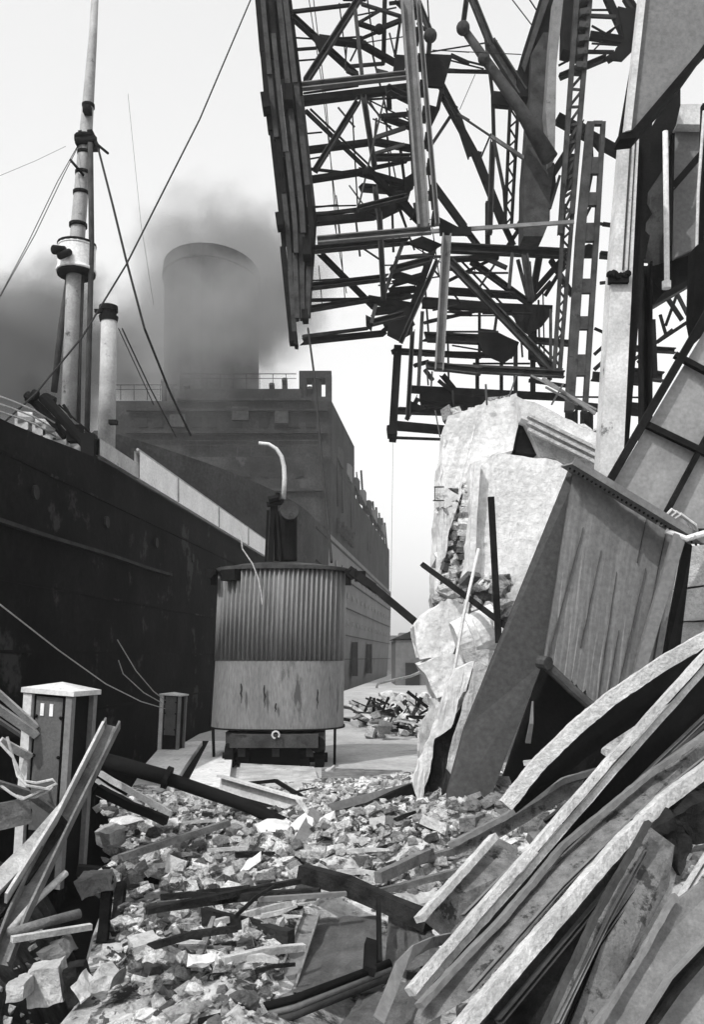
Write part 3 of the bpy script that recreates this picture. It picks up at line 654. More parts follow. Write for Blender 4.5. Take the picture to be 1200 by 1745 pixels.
for m_ in RM:
    nm = 'strut' if m_[0] is c6 else 'brace'
    if m_[0] is c6 and m_[1] > 780: nm = 'rear_strut'
    member(tow, *m_, name=nm)
# pale rods, tubes, columns of the tower
for m_ in [(c6,-5,110,725,62,13,'l'),(c6,215,592,690,618,24,'m')]: member(tow, *m_, name='cross_girder', Y=29.6)
def taper(root, c, pts, ws, Y, tone, nm='tube_leg'):
    a = [c(*p) for p in pts]
    def f(bm): sweep(bm, [P(u[0], u[1], Y) for u in a], circ(.5, 16), scales=[w/a[0][2]/F*Y for w in ws])
    part(nm, root, T[tone], f, True)
taper(tow, c4, [(105, 130), (200, 265), (360, 490), (500, 725)], [34, 42, 56, 78], 29.8, 'm')
for x, y, r in ((105, 130, 31), (200, 268, 28)):
    a = c4(x, y); part('node', tow, T['m'], lambda bm: bmesh.ops.create_uvsphere(bm, u_segments=16, v_segments=10, radius=r/2.667/F*29.8, matrix=Matrix.Translation(P(a[0], a[1], 29.7))), True)
def boxcol(root, pix, Y, th, tone, nm='box_column'): return plate(root, pix, Y, tone, th, nm)
boxcol(tow, q(c4, 520, -10, 562, -10, 530, 300, 522, 720, 500, 735, 480, 500, 500, 200), 30.2, .5, 'l')
boxcol(tow, q(c4, 470, 150, 505, 150, 490, 400, 490, 700, 520, 760, 500, 900, 500, 1000, 470, 1075, 380, 1075, 385, 790, 400, 600, 412, 420, 415, 250), 30.8, 1.0, 'm')
boxcol(tow, q(c4, 455, -10, 522, -10, 505, 160, 470, 190, 410, 380, 410, 440, 355, 440, 350, 330, 372, 250), 31.2, .8, 'd')
boxcol(tow, q(c4, 470, -10, 500, -10, 420, 220, 385, 330, 372, 300), 31.0, .15, 'm', 'flange_strip')
boxcol(tow, q(c4, 565, -10, 650, -10, 640, 190, 600, 235, 560, 225), 31.5, .6, 'd', 'panel')
plate(tow, q(c4, 145, 690, 192, 690, 170, 745), 31); plate(tow, q(c4, 440, 760, 520, 740, 530, 860, 500, 960, 440, 930), 31.4)
plate(tow, q(c4, 565, 700, 630, 700, 620, 850, 570, 868), 31.6); plate(tow, q(c4, 810, 30, 890, 50, 880, 80, 860, 200, 880, 225, 830, 275, 780, 270, 800, 220, 840, 180), 31.8)
plate(tow, q(c6, 380, 450, 430, 455, 480, 480, 525, 500, 510, 545, 470, 575, 400, 545, 375, 500), 31.2); plate(tow, q(c6, 500, 385, 645, 378, 640, 400, 610, 440, 560, 470, 520, 440), 31.6, jag=2.5)
plate(tow, q(c6, 560, 420, 590, 440, 590, 570, 560, 560), 31.9); plate(tow, q(c6, 780, 140, 810, 150, 800, 190, 750, 190, 740, 160), 31.5)
# lattice posts
def lattice(root, c, A, B, w, n, tone, Y):
    (ax, ay, bx, by), (dx, dy, ex, ey) = A, B
    def f(bm):
        def pt(S_, t): u = c(S_[0]+(S_[2]-S_[0])*t, S_[1]+(S_[3]-S_[1])*t); return P(u[0], u[1], Y)
        s = c(0, 0)[2]; wm = w/s/F*Y
        bar(bm, pt(A, 0), pt(A, 1), wm, .2, 'L', wm*.25); bar(bm, pt(B, 0), pt(B, 1), wm, .2, 'L', wm*.25)
        for i in range(n):
            t0, t1, tm = i/n, (i+1)/n, (i+.5)/n
            p, q_ = (pt(A, t0), pt(B, tm)), (pt(B, tm), pt(A, t1))
            for j, (u, v) in enumerate((p, q_)): 
                off = Vector((0, .03 + .03*j, 0)); bar(bm, u+off, v+off, wm*.6, .03)
    part('lattice_post', root, T[tone], f)
lattice(tow, c4, (622, -10, 545, 1067), (682, -10, 600, 980), 20, 13, 'm', 30.4)
lattice(tow, c4, (318, 490, 296, 1020), (355, 500, 325, 1030), 12, 6, 'd', 31.6)
lattice(tow, c6, (690, 0, 652, 620), (722, 0, 672, 620), 12, 10, 'm', 30.6)
for i in range(6):
    a = c4(618+i*2, 20+i*38); kn(tow, 750+(655-i*4)/2.667, (15+i*60)/2.667, 16, 30.45, 'm', 'batten', 10)
# perforated ladder column: one plate with openings
def f(bm):
    Y = 29.2; th = .22
    Lr = [(1003, 207), (985, 400), (966, 700)]; Rr = [(1033, 207), (1022, 400), (1002, 705)]
    def ip(A, y):
        for (x0, y0), (x1, y1) in zip(A, A[1:]):
            if y <= y1: return x0+(x1-x0)*(y-y0)/(y1-y0)
        return A[-1][0]
    def quad(l0, r0, y0, l1, r1, y1, dy=0, t=th):
        bm2 = [(ip(Lr, y0)+l0*(ip(Rr, y0)-ip(Lr, y0)), y0), (ip(Lr, y0)+r0*(ip(Rr, y0)-ip(Lr, y0)), y0), (ip(Lr, y1)+r1*(ip(Rr, y1)-ip(Lr, y1)), y1), (ip(Lr, y1)+l1*(ip(Rr, y1)-ip(Lr, y1)), y1)]
        prism(bm, bm2, Y+dy, t)
    for y0, y1 in ((207, 300), (300, 400), (400, 500), (500, 600), (600, 700)):
        quad(-.06, .36, y0, -.06, .36, y1); quad(.78, 1, y0, .78, 1, y1)
    for y0, y1 in ((206, 212), (268, 296), (328, 350), (380, 411), (475, 499), (539, 561), (604, 640)): quad(.3, .8, y0, .3, .8, y1, .03, th-.06)
part('ladder_column', tow, T['m'], f)
# legs that carry the wreck, hidden behind the ruin
for px in (974, 1000, 870, 800): 
    part('leg', tow, T['d'], lambda bm: bar(bm, P(px, 700, 31), Vector((P(px, 700, 31).x, 31, 0)), .35, .35, 'U'))
# hanging cable
o = one('hoist_cable', 'thin dark hoist cable hanging from the wrecked gantry down to the crane cab roof', 'cable', M['cable'],
    lambda bm: tube(bm, [P(525, 560, 27.6), P(537, 650, 26), P(548, 780, 24), P(558, 880, 22), P(565, 958, 20.2)], .03, 6))
one('thin_wire', 'hair-thin vertical wire hanging under the lower end of the gantry', 'cable', M['mid'], lambda bm: tube(bm, [P(670, 750, 29.6), P(668, 900, 29.3), P(665, 1090, 29)], .006, 5))

# ------------------------------------------------------------------ right hand side: steel sheds, post, glazed roof
yp = 12.5
post = thing('timber_post', P(1035, 860, yp), 'pale squared timber post leaning beside the perforated column, iron band at mid height', 'post')
def f(bm): 
    prism(bm, [(1063, 225), (1090, 225), (1060, 840), (1042, 1402), (1000, 1402), (1020, 835), (1042, 470)], yp, .3); 
part('shaft', post, M['offwhite'], f)
part('rear_channel', post, M['black'], lambda bm: prism(bm, [(1088, 215), (1112, 210), (1098, 430), (1070, 780), (1055, 800)], yp+.15, .3))
def f(bm):
    for i in range(6): 
        c = P(1040 + i*6, 470 + random.uniform(-4, 4), yp-.05); bmesh.ops.create_icosphere(bm, subdivisions=1, radius=random.uniform(.04, .08), matrix=Matrix.Translation(c))
    box(bm, P(1054, 478, yp-.02), (.26, .1, .09))
part('iron_band', post, M['dark'], f)
part('seam', post, M['mid'], lambda bm: [bar(bm, P(1084, 232, yp-.01), P(1071, 460, yp-.01), .012), bar(bm, P(1076, 232, yp-.01), P(1062, 460, yp-.01), .02), None][-1])
hood = thing('steel_hood', P(1075, 225, 11.5), 'large grey steel sheet with a dark lower edge slanting across the top right corner', 'steel sheet')
part('sheet', hood, M['plate'], lambda bm: prism(bm, [(1098, -30), (1250, -30), (1250, 10), (1190, 95), (1082, 218), (1075, 226), (1066, 228)], 11.5, .06, dY=[11.5]*7))
part('edge_angle', hood, M['black'], lambda bm: prism(bm, [(1250, 5), (1250, 40), (1200, 92), (1160, 148), (1085, 235), (1056, 238), (1056, 228), (1078, 222), (1190, 90)], 11.45, .25))
part('side_flange', hood, M['offwhite'], lambda bm: prism(bm, [(1094, -30), (1104, -30), (1076, 222), (1066, 224)], 11.42, .14))
part('side_strip', hood, M['dark'], lambda bm: prism(bm, [(1086, 60), (1092, 60), (1066, 226), (1056, 234)], 11.6, .1))
# dark frame behind
shaft_ = thing('hoist_tower', P(1150, 560, 14), 'dark steel frame with grey panels and white vertical rod standing behind the leaning post', 'steel frame')
def SF(name, m, build): return part(name, shaft_, m, build)
SF('frame_panel', M['mid'], lambda bm: prism(bm, [(1108, 240), (1215, 200), (1215, 370), (1175, 440), (1115, 455), (1105, 420), (1110, 330)], 14.6, .2))
SF('frame_panel', M['plate'], lambda bm: prism(bm, [(1150, 215), (1200, 205), (1200, 415), (1150, 440)], 14.2, .1))
SF('cap_plate', M['offwhite'], lambda bm: prism(bm, [(1152, 182), (1160, 178), (1200, 178), (1250, 176), (1250, 214), (1155, 212)], 14.0, .6))
SF('dark_member', M['black'], lambda bm: prism(bm, [(1120, 200), (1150, 165), (1160, 142), (1160, 180), (1152, 215), (1142, 235), (1130, 290), (1110, 320), (1098, 340), (1100, 240)], 13.6, .3))
SF('dark_member', M['dark'], lambda bm: bar(bm, P(1146, 320, 13.9), P(1200, 258, 13.9), .09, .1, 'L'))
SF('dark_member', M['black'], lambda bm: prism(bm, [(1098, 335), (1112, 365), (1096, 390), (1108, 402), (1100, 440), (1085, 450)], 13.7, .2, jag=1.5))
SF('dark_member', M['black'], lambda bm: bar(bm, P(1146, 230, 13.8), P(1142, 420, 13.8), .05, .08))
SF('dark_member', M['black'], lambda bm: bar(bm, P(1200, 180, 13.5), P(1192, 500, 13.5), .07, .1))
SF('white_rod', M['white'], lambda bm: tube(bm, [P(1134, 225, 13.4), P(1136, 380, 13.4), P(1137, 486, 13.4)], .04, 10))
SF('rod_end', M['white'], lambda bm: tube(bm, [P(1136, 480, 13.4), P(1136, 492, 13.4)], .065, 10))
SF('edge_rod', M['offwhite'], lambda bm: tube(bm, [P(1200, 190, 13.3), P(1190, 330, 13.3), P(1186, 480, 13.3)], .022, 8))
SF('panel_shelf', M['dark'], lambda bm: prism(bm, [(1108, 455), (1186, 432), (1186, 470), (1130, 500), (1110, 475)], 14.4, .5))
SF('right_column', M['dark'], lambda bm: prism(bm, [(1186, 420), (1215, 400), (1215, 545), (1190, 580), (1182, 540)], 13.2, .3))
SF('leg', M['dark'], lambda bm: bar(bm, P(1215, 560, 14.3), Vector((P(1215, 560, 14.3).x, 14.3, 0)), .3, .3, 'U'))
SF('leg', M['dark'], lambda bm: bar(bm, P(1100, 450, 14.3), Vector((P(1100, 450, 14.3).x, 14.3, 0)), .16, .2, 'U'))
glz = thing('glazed_roof', P(1130, 850, 10.8), 'tilted glazed roof panel with dark glazing bars at the right edge above the steel hopper', 'glazed panel')
part('pane', glz, M['pane'], lambda bm: prism(bm, [(1225, 525), (1225, 905), (1165, 915), (1130, 885), (1040, 832)], 10.8, .02))
for a, b, w in (((1225, 500), (1032, 832), .085), ((1098, 722), (1225, 783), .07), ((1215, 725), (1128, 888), .055), ((1150, 605), (1225, 645), .06), ((1160, 905), (1225, 905), .05)):
    part('glazing_bar', glz, M['dark'], lambda bm: bar(bm, P(*a, 10.74), P(*b, 10.70), w, .08))
def f(bm):
    for k in range(3): tube(bm, [P(1120+k*6, 895, 10.5), P(1145+k*8, 868+k*4, 10.4), P(1170+k*8, 885+k*5, 10.45), P(1180+k*4, 905, 10.5)], .018, 6)
    tube(bm, [P(1135, 905, 10.4), P(1170, 918, 10.3), P(1230, 900, 10.3)], .035, 8)
part('bent_strap', glz, M['offwhite'], f)
# hopper: leaning column plate + big streaked plate with riveted rim
hop = thing('steel_hopper', P(860, 1400, 10), 'tipped grey steel hopper with riveted rim and dark open underside before the white ruin', 'hopper')
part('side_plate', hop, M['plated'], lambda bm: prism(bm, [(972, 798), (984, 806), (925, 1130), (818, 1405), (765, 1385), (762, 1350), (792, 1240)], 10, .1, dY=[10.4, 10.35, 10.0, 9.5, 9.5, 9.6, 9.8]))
def f(bm):
    top = [(978, 797), (1164, 908)]; low = [(927, 1128), (1012, 1198)]
    n = 44; g = []
    for i in range(n+1):
        u = i/n; row = []
        for k in range(7):
            v = k/6; a = (top[0][0]+(top[1][0]-top[0][0])*u, top[0][1]+(top[1][1]-top[0][1])*u)
            xr, yr = 1012+(1085-1012)*0, 1198
            b = (927 + 175*u, 1128 + 144*u + (random.uniform(-14, 14) if 0 < i < n else 0))
            wav = .007*math.sin(u*17) + .004*math.sin(u*41+1)
            Y = (10.3 + .5*u)*(1-v) + (9.85+.55*u)*v + wav
            row.append(P(a[0]+(b[0]-a[0])*v, a[1]+(b[1]-a[1])*v, Y))
        g.append(row)
    F0 = [[bm.verts.new(p) for p in r] for r in g]; B0 = [[bm.verts.new(p+Vector((0, .05, 0))) for p in r] for r in g]
    for i in range(n):
        for k in range(6):
            bm.faces.new((F0[i][k], F0[i+1][k], F0[i+1][k+1], F0[i][k+1])); bm.faces.new((B0[i][k], B0[i][k+1], B0[i+1][k+1], B0[i+1][k]))
        bm.faces.new((F0[i][0], B0[i][0], B0[i+1][0], F0[i+1][0])); bm.faces.new((F0[i][6], F0[i+1][6], B0[i+1][6], B0[i][6]))
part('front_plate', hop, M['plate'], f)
def hopP(u, v, off=-.015):
    x = (978+186*u)*(1-v)+(927+175*u)*v; y = (797+111*u)*(1-v)+(1128+144*u)*v
    wav = .007*math.sin(u*17) + .004*math.sin(u*41+1)
    return P(x, y, (10.3+.5*u)*(1-v)+(9.85+.55*u)*v + wav + off)
for u0, v0, u1, v1, w in ((.95, 0, .93, .98, .016), (.86, 0, .80, .95, .014), (.74, .25, .66, .98, .012), (.50, .35, .52, .99, .012), (.16, .25, .03, .98, .014), (.60, .6, .60, .99, .012), (.34, .3, .30, .8, .006), (.68, 0, .66, .25, .006)):
    def f(bm):
        ps = [hopP(u0+(u1-u0)*k/12 + .0012*math.sin(k*1.7), v0+(v1-v0)*k/12) for k in range(13)]
        sweep(bm, ps, rect(w, .03), scales=[.35+.65*k/12 for k in range(13)])
    part('plate_seam', hop, M['mid'], f)
part('end_plate', hop, M['plate'], lambda bm: prism(bm, [(1150, 908), (1170, 915), (1105, 1130), (1080, 1150), (1090, 1110)], 10.3, .08))
part('inner_wall', hop, M['black'], lambda bm: prism(bm, [(925, 1130), (1010, 1200), (1100, 1270), (1168, 915), (1180, 930), (1160, 1100), (1110, 1330), (980, 1390), (830, 1400)], 10.6, .05, dY=[10.8, 10.9, 11, 11, 11, 11.2, 11.3, 11.4, 10.4]))  # black colour stands in for the shadow inside the hopper
def f(bm):
    a, b = P(968, 788, 10.15), P(1190, 922, 10.55); bar(bm, a, b, .075, .3, 'L', .02)
part('rim_angle', hop, M['light'], f)
def f(bm):
    for i in range(30):
        u = (i+.5)/30; c = P(968+222*u, 796+134*u, 10.05+.4*u); bmesh.ops.create_icosphere(bm, subdivisions=1, radius=.016, matrix=Matrix.Translation(c))
part('rivet', hop, M['dark'], f)
def f(bm):
    tube(bm, [P(930, 1132, 9.8), P(975, 1175, 9.8), P(1010, 1205, 9.8)], .055, 10); tube(bm, [P(920, 1128, 9.8), P(935, 1130, 9.7)], .07, 10)
part('lip_pipe', hop, M['mid'], f)
one('stone_pier', 'cracked pale stone block pier at the right edge behind the steel hopper', 'stone pier', M['stone'],
    lambda bm: [[prism(bm, [(x0, y0), (1260, y0-12), (1260, y1-8), (x1, y1)], 12 + random.uniform(-.08, .08), .9) for x0, y0, x1, y1 in ((1172, 930, 1166, 1000), (1163, 1005, 1160, 1060), (1160, 1064, 1150, 1110), (1150, 1114, 1140, 1200), (1140, 1204, 1140, 1330))], rough(bm, .03, 2, 3, 2)][0])

# ------------------------------------------------------------------ ruined white building
ruin = thing('ruined_wall', P(860, 1200, 16), 'tall jagged white plastered wall fragment with broken arch rising behind the steel hopper', 'ruin')
def rpart(nm, pix, Y, th, m, jag=2.0, amp=.05, fq=1.5, cuts=3, sm=False):
    def f(bm): prism(bm, pix, Y, th, jag); rough(bm, amp, fq, Y, cuts)
    return part(nm, ruin, m, f, sm)
rpart('broken_arch', [(757, 745), (764, 712), (800, 697), (850, 682), (882, 672), (884, 715), (874, 768), (840, 775), (806, 792), (800, 800), (775, 825), (765, 870), (762, 925), (750, 1020), (742, 1025), (748, 850)], 16, .8, M['plaster'])
rpart('wall_face', [(802, 792), (850, 772), (905, 778), (948, 784), (1000, 820), (1000, 1160), (830, 1160), (800, 1085), (792, 1000), (800, 900)], 15.4, .7, M['plaster'], amp=.06)
rpart('arch_reveal', [(770, 830), (800, 800), (806, 800), (798, 900), (790, 1000), (800, 1060), (748, 1060), (756, 980), (764, 925), (766, 870)], 16.4, .4, M['stone'], 3, .09, 3)
rpart('fallen_lintel', [(884, 676), (912, 684), (1025, 742), (1030, 770), (1020, 772), (890, 712)], 15.6, .7, M['plaster'], 1.5, .03)
rpart('cornice', [(892, 712), (925, 724), (1026, 778), (1022, 815), (985, 800), (940, 780), (925, 778), (905, 740)], 15.8, .6, M['stone'], 1.5, .03)
for k in range(3):
    part('moulding', ruin, M['stone'], lambda bm: bar(bm, P(900, 708+k*12, 15.55), P(1022, 768+k*12, 15.55), .05, .1))
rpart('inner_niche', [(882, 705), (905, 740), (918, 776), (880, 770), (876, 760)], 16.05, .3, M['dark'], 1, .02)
rpart('wall_foot', [(790, 1150), (960, 1120), (990, 1300), (980, 1350), (720, 1350), (742, 1200)], 15.9, 1.4, M['stone'], 3, .15, 1.8)
rpart('rough_core', [(780, 1000), (850, 980), (880, 1060), (860, 1180), (790, 1190), (750, 1100), (745, 1020)], 15.6, .8, M['stone'], 3, .12, 2.5)
part('plaster_edge', ruin, M['plaster'], lambda bm: [sweep(bm, [P(815, 790, 15.25), P(808, 880, 15.25), P(802, 980, 15.25), P(790, 1060, 15.2)], rect(.09, .14)), rough(bm, .03, 4, 1, 1)][0])
def f(bm):
    for i in range(16):
        u = i/15; c = P(805-12*abs(u-.5) - 14*math.sin(u*3), 830+u*150, 16.05); box(bm, c, (random.uniform(.12, .28), .3, .1), Matrix.Rotation(R(random.uniform(-12, 12)), 3, 'Y'))
part('broken_brick', ruin, M['brick'], f)
part('bracket', ruin, M['mid'], lambda bm: [bar(bm, P(740, 830, 15.9), P(757, 830, 15.9), .02), bar(bm, P(741, 830, 15.9), P(741, 853, 15.9), .015), bar(bm, P(738, 853, 15.9), P(757, 853, 15.9), .02)][0])
def f(bm):
    for i in range(60):
        u = random.random(); c = P(765+u*255, 712-35*math.sin(min(u*2.2, 1.57)) + u*62*(u > .45) + random.uniform(-3, 6), 16.2)
        rock(bm, c, random.uniform(.05, .16))
def rock(bm, c, s, flat=None, box_=None):
    sx, sy, sz = s*random.uniform(.7, 1.5), s*random.uniform(.7, 1.4), s*random.uniform(.35, .95) if flat is None else s*flat
    m = Matrix.Translation(c) @ Matrix.Rotation(random.uniform(0, 6.3), 4, 'Z') @ Matrix.Rotation(random.uniform(-.5, .5), 4, 'X') @ Matrix.Rotation(random.uniform(-.5, .5), 4, 'Y') @ Matrix.Diagonal((sx, sy, sz, 1))
    if box_ or (box_ is None and random.random() < .45): r = bmesh.ops.create_cube(bm, size=1.5, matrix=m); j = .16
    else: r = bmesh.ops.create_icosphere(bm, subdivisions=1, radius=1, matrix=m); j = .3
    for v in r['verts']: v.co += Vector((random.uniform(-1, 1), random.uniform(-1, 1), random.uniform(-1, 1)))*s*j
one('wall_top_rubble', 'loose broken masonry lying along the top of the white ruined wall', 'rubble', M['brick'], f, kind='stuff')
RB = []
for i in range(150):
    px, py = random.uniform(745, 880), random.uniform(985, 1190)
    RB.append((P(px, py, random.uniform(15.0, 15.7)), random.uniform(.05, .2)))
for i in range(60):
    u = random.random(); RB.append((P(752 + random.uniform(-4, 30) , 830+u*200, 16.1), random.uniform(.04, .13)))
rocks('broken_masonry', 'ragged broken brickwork packed at the foot and left side of the white ruin', 'rubble', M['brick'], RB)
for (a_, b_, w_) in (((830, 690), (828, 655), .03), ((868, 676), (880, 640), .025), ((925, 645), (1015, 705), .05), ((905, 640), (1020, 700), .03), ((940, 690), (960, 655), .03), ((985, 690), (930, 660), .03), ((750, 745), (742, 700), .02)):
    one('bent_rod', {830: 'short upright rod on the left crown of the white ruin', 868: 'rod leaning right at the peak of the white ruin', 925: 'thicker of two long pale bars sloping above the broken lintel', 905: 'thinner of two long pale bars sloping above the broken lintel', 940: 'short bar leaning right between the sloping bars', 985: 'short bar leaning left between the sloping bars', 750: 'tiny rod at the left shoulder of the white ruin'}[a_[0]], 'rod', M['light'], lambda bm: bar(bm, P(*a_, 15.9), P(*b_, 15.7), w_))
# fallen blocks and column drum at the foot of the ruin
def chunk(name, pix, Y, th, m, label, cat='masonry block', group=None, jag=1.5, amp=.03, cuts=2):
    def f(bm): prism(bm, pix, Y, th, jag); rough(bm, amp*1.6, 5 if Y < 9 else 2.5, Y*3, 3)
    return one(name, label, cat, m, f, group)
chunk('masonry_block', [(706, 1066), (722, 1050), (762, 1020), (795, 1030), (790, 1075), (770, 1115), (716, 1122)], 14.2, .9, M['plaster'], 'largest white fallen block, jutting left below the ruined arch')
chunk('masonry_block', [(714, 1130), (770, 1112), (800, 1120), (796, 1180), (745, 1192)], 14.0, .8, M['plaster'], 'tapered white block directly under the largest fallen block')
def f(bm):
    a, b = P(778, 1095, 13.9), P(850, 1068, 13.9)
    sweep(bm, [a.lerp(b, t) for t in (0, .3, .32, .45, .47, .8, .82, 1)], circ(.33, 22), scales=[1, 1, 1.1, 1.1, 1, 1, 1.08, 1.08]); rough(bm, .03, 3, 2, 0)
one('column_drum', 'pale ribbed stone column drum lying at the foot of the white ruin', 'column drum', M['plaster'], f)
chunk('masonry_block', [(790, 1105), (846, 1110), (836, 1150), (800, 1140)], 13.6, .4, M['stone'], 'small grey block wedged below the ribbed column drum')
# leaning rods and rails
def rod(px, w, m, name, label, cat, sec='box', g=None):
    pts = [P(*p) for p in px]
    def f(bm):
        if sec == 'tube': tube(bm, pts, w/2, 8)
        else: sweep(bm, pts, rect(w, w*.8) if sec == 'box' else lsec(w, w, w*.2) if sec == 'L' else usec(w, w*1.1, w*.12))
    return one(name, label, cat, m, f, g, sec == 'tube')
rod([(837, 847, 13), (843, 960, 13), (850, 1095, 12.8)], .085, M['dark'], 'steel_rail', 'upright dark steel rail leaning against the white ruin', 'rail')
rod([(720, 962, 14.5), (800, 1020, 13.6), (866, 1070, 12.8)], .075, M['dark'], 'steel_rail', 'slanting dark rail crossing in front of the column drum at the ruin', 'rail')
rod([(816, 935, 13.2), (790, 1050, 13), (768, 1180, 12.4), (757, 1225, 12.2)], .045, M['offwhite'], 'iron_rod', 'thin pale rod leaning down the left side of the ruin', 'rod', 'tube')
rod([(642, 1172, 22), (644, 1165, 22), (655, 1162, 22), (700, 1152, 20), (745, 1133, 18)], .06, M['offwhite'], 'bent_pipe', 'thin pale bent pipe sticking out left of the white blocks', 'pipe', 'tube')
# standing split timbers
jt = thing('split_pile', P(710, 1440, 10.6), 'tall split timber pile with pale weathered faces and dark heart leaning beside the steel hopper', 'timber pile')
def jp(nm, pix, Y, th, m, jag=1.6, amp=.02):
    def f(bm): prism(bm, pix, Y, th, jag); rough(bm, amp, 4, Y, 2)
    part(nm, jt, m, f)
jp('pale_face', [(776, 1140), (808, 1126), (790, 1180), (776, 1215), (768, 1240), (742, 1258), (738, 1290), (716, 1400), (695, 1445), (676, 1440), (700, 1340), (726, 1270), (748, 1225), (760, 1180)], 10.6, .18, M['plaster'])
jp('dark_heart', [(782, 1215), (800, 1180), (792, 1240), (776, 1300), (764, 1320), (770, 1360), (748, 1440), (694, 1440), (716, 1370), (738, 1262), (768, 1242)], 10.75, .2, M['char'])
jp('rear_face', [(812, 1128), (838, 1140), (832, 1180), (800, 1250), (775, 1330), (762, 1340), (762, 1310), (775, 1250), (795, 1190)], 10.5, .12, M['stone'])
jp('splintered_foot', [(762, 1310), (775, 1335), (790, 1350), (770, 1400), (760, 1440), (722, 1440), (745, 1380)], 10.45, .15, M['grey'])

# ------------------------------------------------------------------ quay posts
def quaypost(p0, h, w, rot, label, tilt=0.0):
    t = thing('quay_post', p0, label, 'post')
    rz = Matrix.Rotation(rot, 3, 'Z') @ Matrix.Rotation(tilt, 3, 'Y')
    def B(bm, c, s): box(bm, p0 + rz @ Vector(c), s, rz)
    part('core', t, M['black'], lambda bm: B(bm, (0, 0, h*.49), (w*.8, w*.8, h*.98)))
    for sx, sy in ((-1, -1), (1, -1), (1, 1), (-1, 1)):
        part('corner_angle', t, M['offwhite'] if sx < 0 and sy < 0 else M['light'], lambda bm: B(bm, (sx*w*.44, sy*w*.44, h*.485), (w*(.18 if sx < 0 else .13), w*.15, h*.97)))  # left front corner coloured paler, as the side turned to the sun
    part('panel', t, M['post'], lambda bm: B(bm, (0, -w*.42, h*.62), (w*.56, w*.06, h*.68)))
    def f(bm):
        for sx in (-1, 1):
            for k in (.38, .66, .86): 
                c = p0 + rz @ Vector((sx*w*.26, -w*.46, h*k)); bmesh.ops.create_icosphere(bm, subdivisions=2, radius=w*.035, matrix=Matrix.Translation(c))
    part('rivet', t, M['dark'], f)
    def f(bm):
        v = [bm.verts.new(p0 + rz @ Vector((sx*w*.56, sy*w*.56, h*.975))) for sx, sy in ((-1, -1), (1, -1), (1, 1), (-1, 1))]
        u = [bm.verts.new(p0 + rz @ Vector((sx*w*.56, sy*w*.56, h*1.0))) for sx, sy in ((-1, -1), (1, -1), (1, 1), (-1, 1))]
        a = bm.verts.new(p0 + rz @ Vector((0, 0, h*1.035))); bm.faces.new(v)
        for i in range(4): bm.faces.new((v[i], v[(i+1) % 4], u[(i+1) % 4], u[i])); bm.faces.new((u[i], u[(i+1) % 4], a))
    part('cap', t, M['offwhite'], f)
    return t, rz
p0 = P(100, 1500, 8.6); h1 = P(0, 1172, 8.6).z - p0.z
qp, rz = quaypost(p0 + Vector((-.08, 0, 0)), h1, .46, R(-12), 'large riveted steel quay post numbered 11, rope tied round it, at the left', R(4))
def f(bm):
    for dx in (-.045, .045): box(bm, qp.location + rz @ Vector((dx-.02, -.46*.455, h1*.895)), (.034, .012, .11), rz)
part('number', qp, M['white'], f)
p1 = P(292, 1278, 21); quaypost(p1, P(0, 1182, 21).z - p1.z, .46, R(-8), 'small distant steel quay post with mooring lines at the black hull', R(3))
for pts, nm in (([(285, 1196, 20.9), (262, 1178, 20.5), (232, 1143, 20), (200, 1090, 19.6)], 'rises steeply'), ([(284, 1202, 20.9), (245, 1180, 20.3), (210, 1148, 19.8), (202, 1125, 19.6)], 'hangs in a short bow'), ([(284, 1208, 20.9), (240, 1195, 19), (180, 1165, 17), (100, 1108, 14.5), (0, 1030, 12)], 'runs far left')):
    one('mooring_line', {'rises steeply': 'highest mooring line, rising steeply from the small quay post against the hull', 'hangs in a short bow': 'short mooring line hanging in a bow from the small quay post', 'runs far left': 'long mooring line from the small quay post across the hull to the left edge'}[nm], 'rope', M['rope'], lambda bm: tube(bm, [P(*p) for p in pts], .011, 5))

# ------------------------------------------------------------------ rubble field, debris
def pit(x, y):
    d = max(0, ex(y) - x); return -.50 - 2.0*math.exp(-(d/.75)**2) + .25*noise.noise(Vector((x*1.2, y*1.1, 5)))
def hgt(x, y):
    n = noise.noise(Vector((x*.55, y*.45, 3)))*.30 + noise.noise(Vector((x*1.7, y*1.7, 7)))*.20 + noise.noise(Vector((x*4.5, y*4.5, 17)))*.07
    near = max(0, min(1, (14.5-y)/3.5)); m = .24*near
    if y < 8: m += 0.03*(8-y)
    m += .25*math.exp(-((x-.2)**2+(y-9)**2)/5) + .3*math.exp(-((x-2.6)**2+(y-9)**2)/5) + .5*math.exp(-((x-3)**2+(y-14)**2)/12)
    v = m + n*near; k = max(0, min(1, (x+.55)/.5))*max(0, min(1, (7.6-y)/.8))
    return max(.006, v*(1-k) + .05*k)
def ex(y):
    for (x0, y0), (x1, y1) in zip(edge, edge[1:]):
        if y <= y1: return x0+(x1-x0)*(y-y0)/(y1-y0)
def f(bm):
    nx, ny = 110, 150; g = []
    for j in range(ny+1):
        y = 3.2 + 13*j/ny; row = []
        for i in range(nx+1):
            u = i/nx; x = ex(y)+.02 + (8 - ex(y))*u; z = hgt(x, y)
            if u < .12: z = min(z, .01 + z*(u/.12)**1.5)
            row.append(bm.verts.new((x, y, z + .02*noise.noise(Vector((x*9, y*9, 0))))))
        g.append(row)
    for j in range(ny):
        for i in range(nx): bm.faces.new((g[j][i], g[j][i+1], g[j+1][i+1], g[j+1][i]))
one('rubble_bed', 'pale crushed masonry and dust covering the quay in the foreground', 'rubble bed', M['dust'], f, kind='stuff')
def dens(x, y):     # bare patch beside the edge
    px = CX + x/y*F; py = HZ + CH/y*F
    d = 1.0
    if py > 1590 and 230 < px < 470: d = .95
    elif py > 1495 and px < 360: d = .40
    elif py > 1530 and px < 450: d = .35
    if px > 480 and py > 1540: d = .12
    return d
RK = []
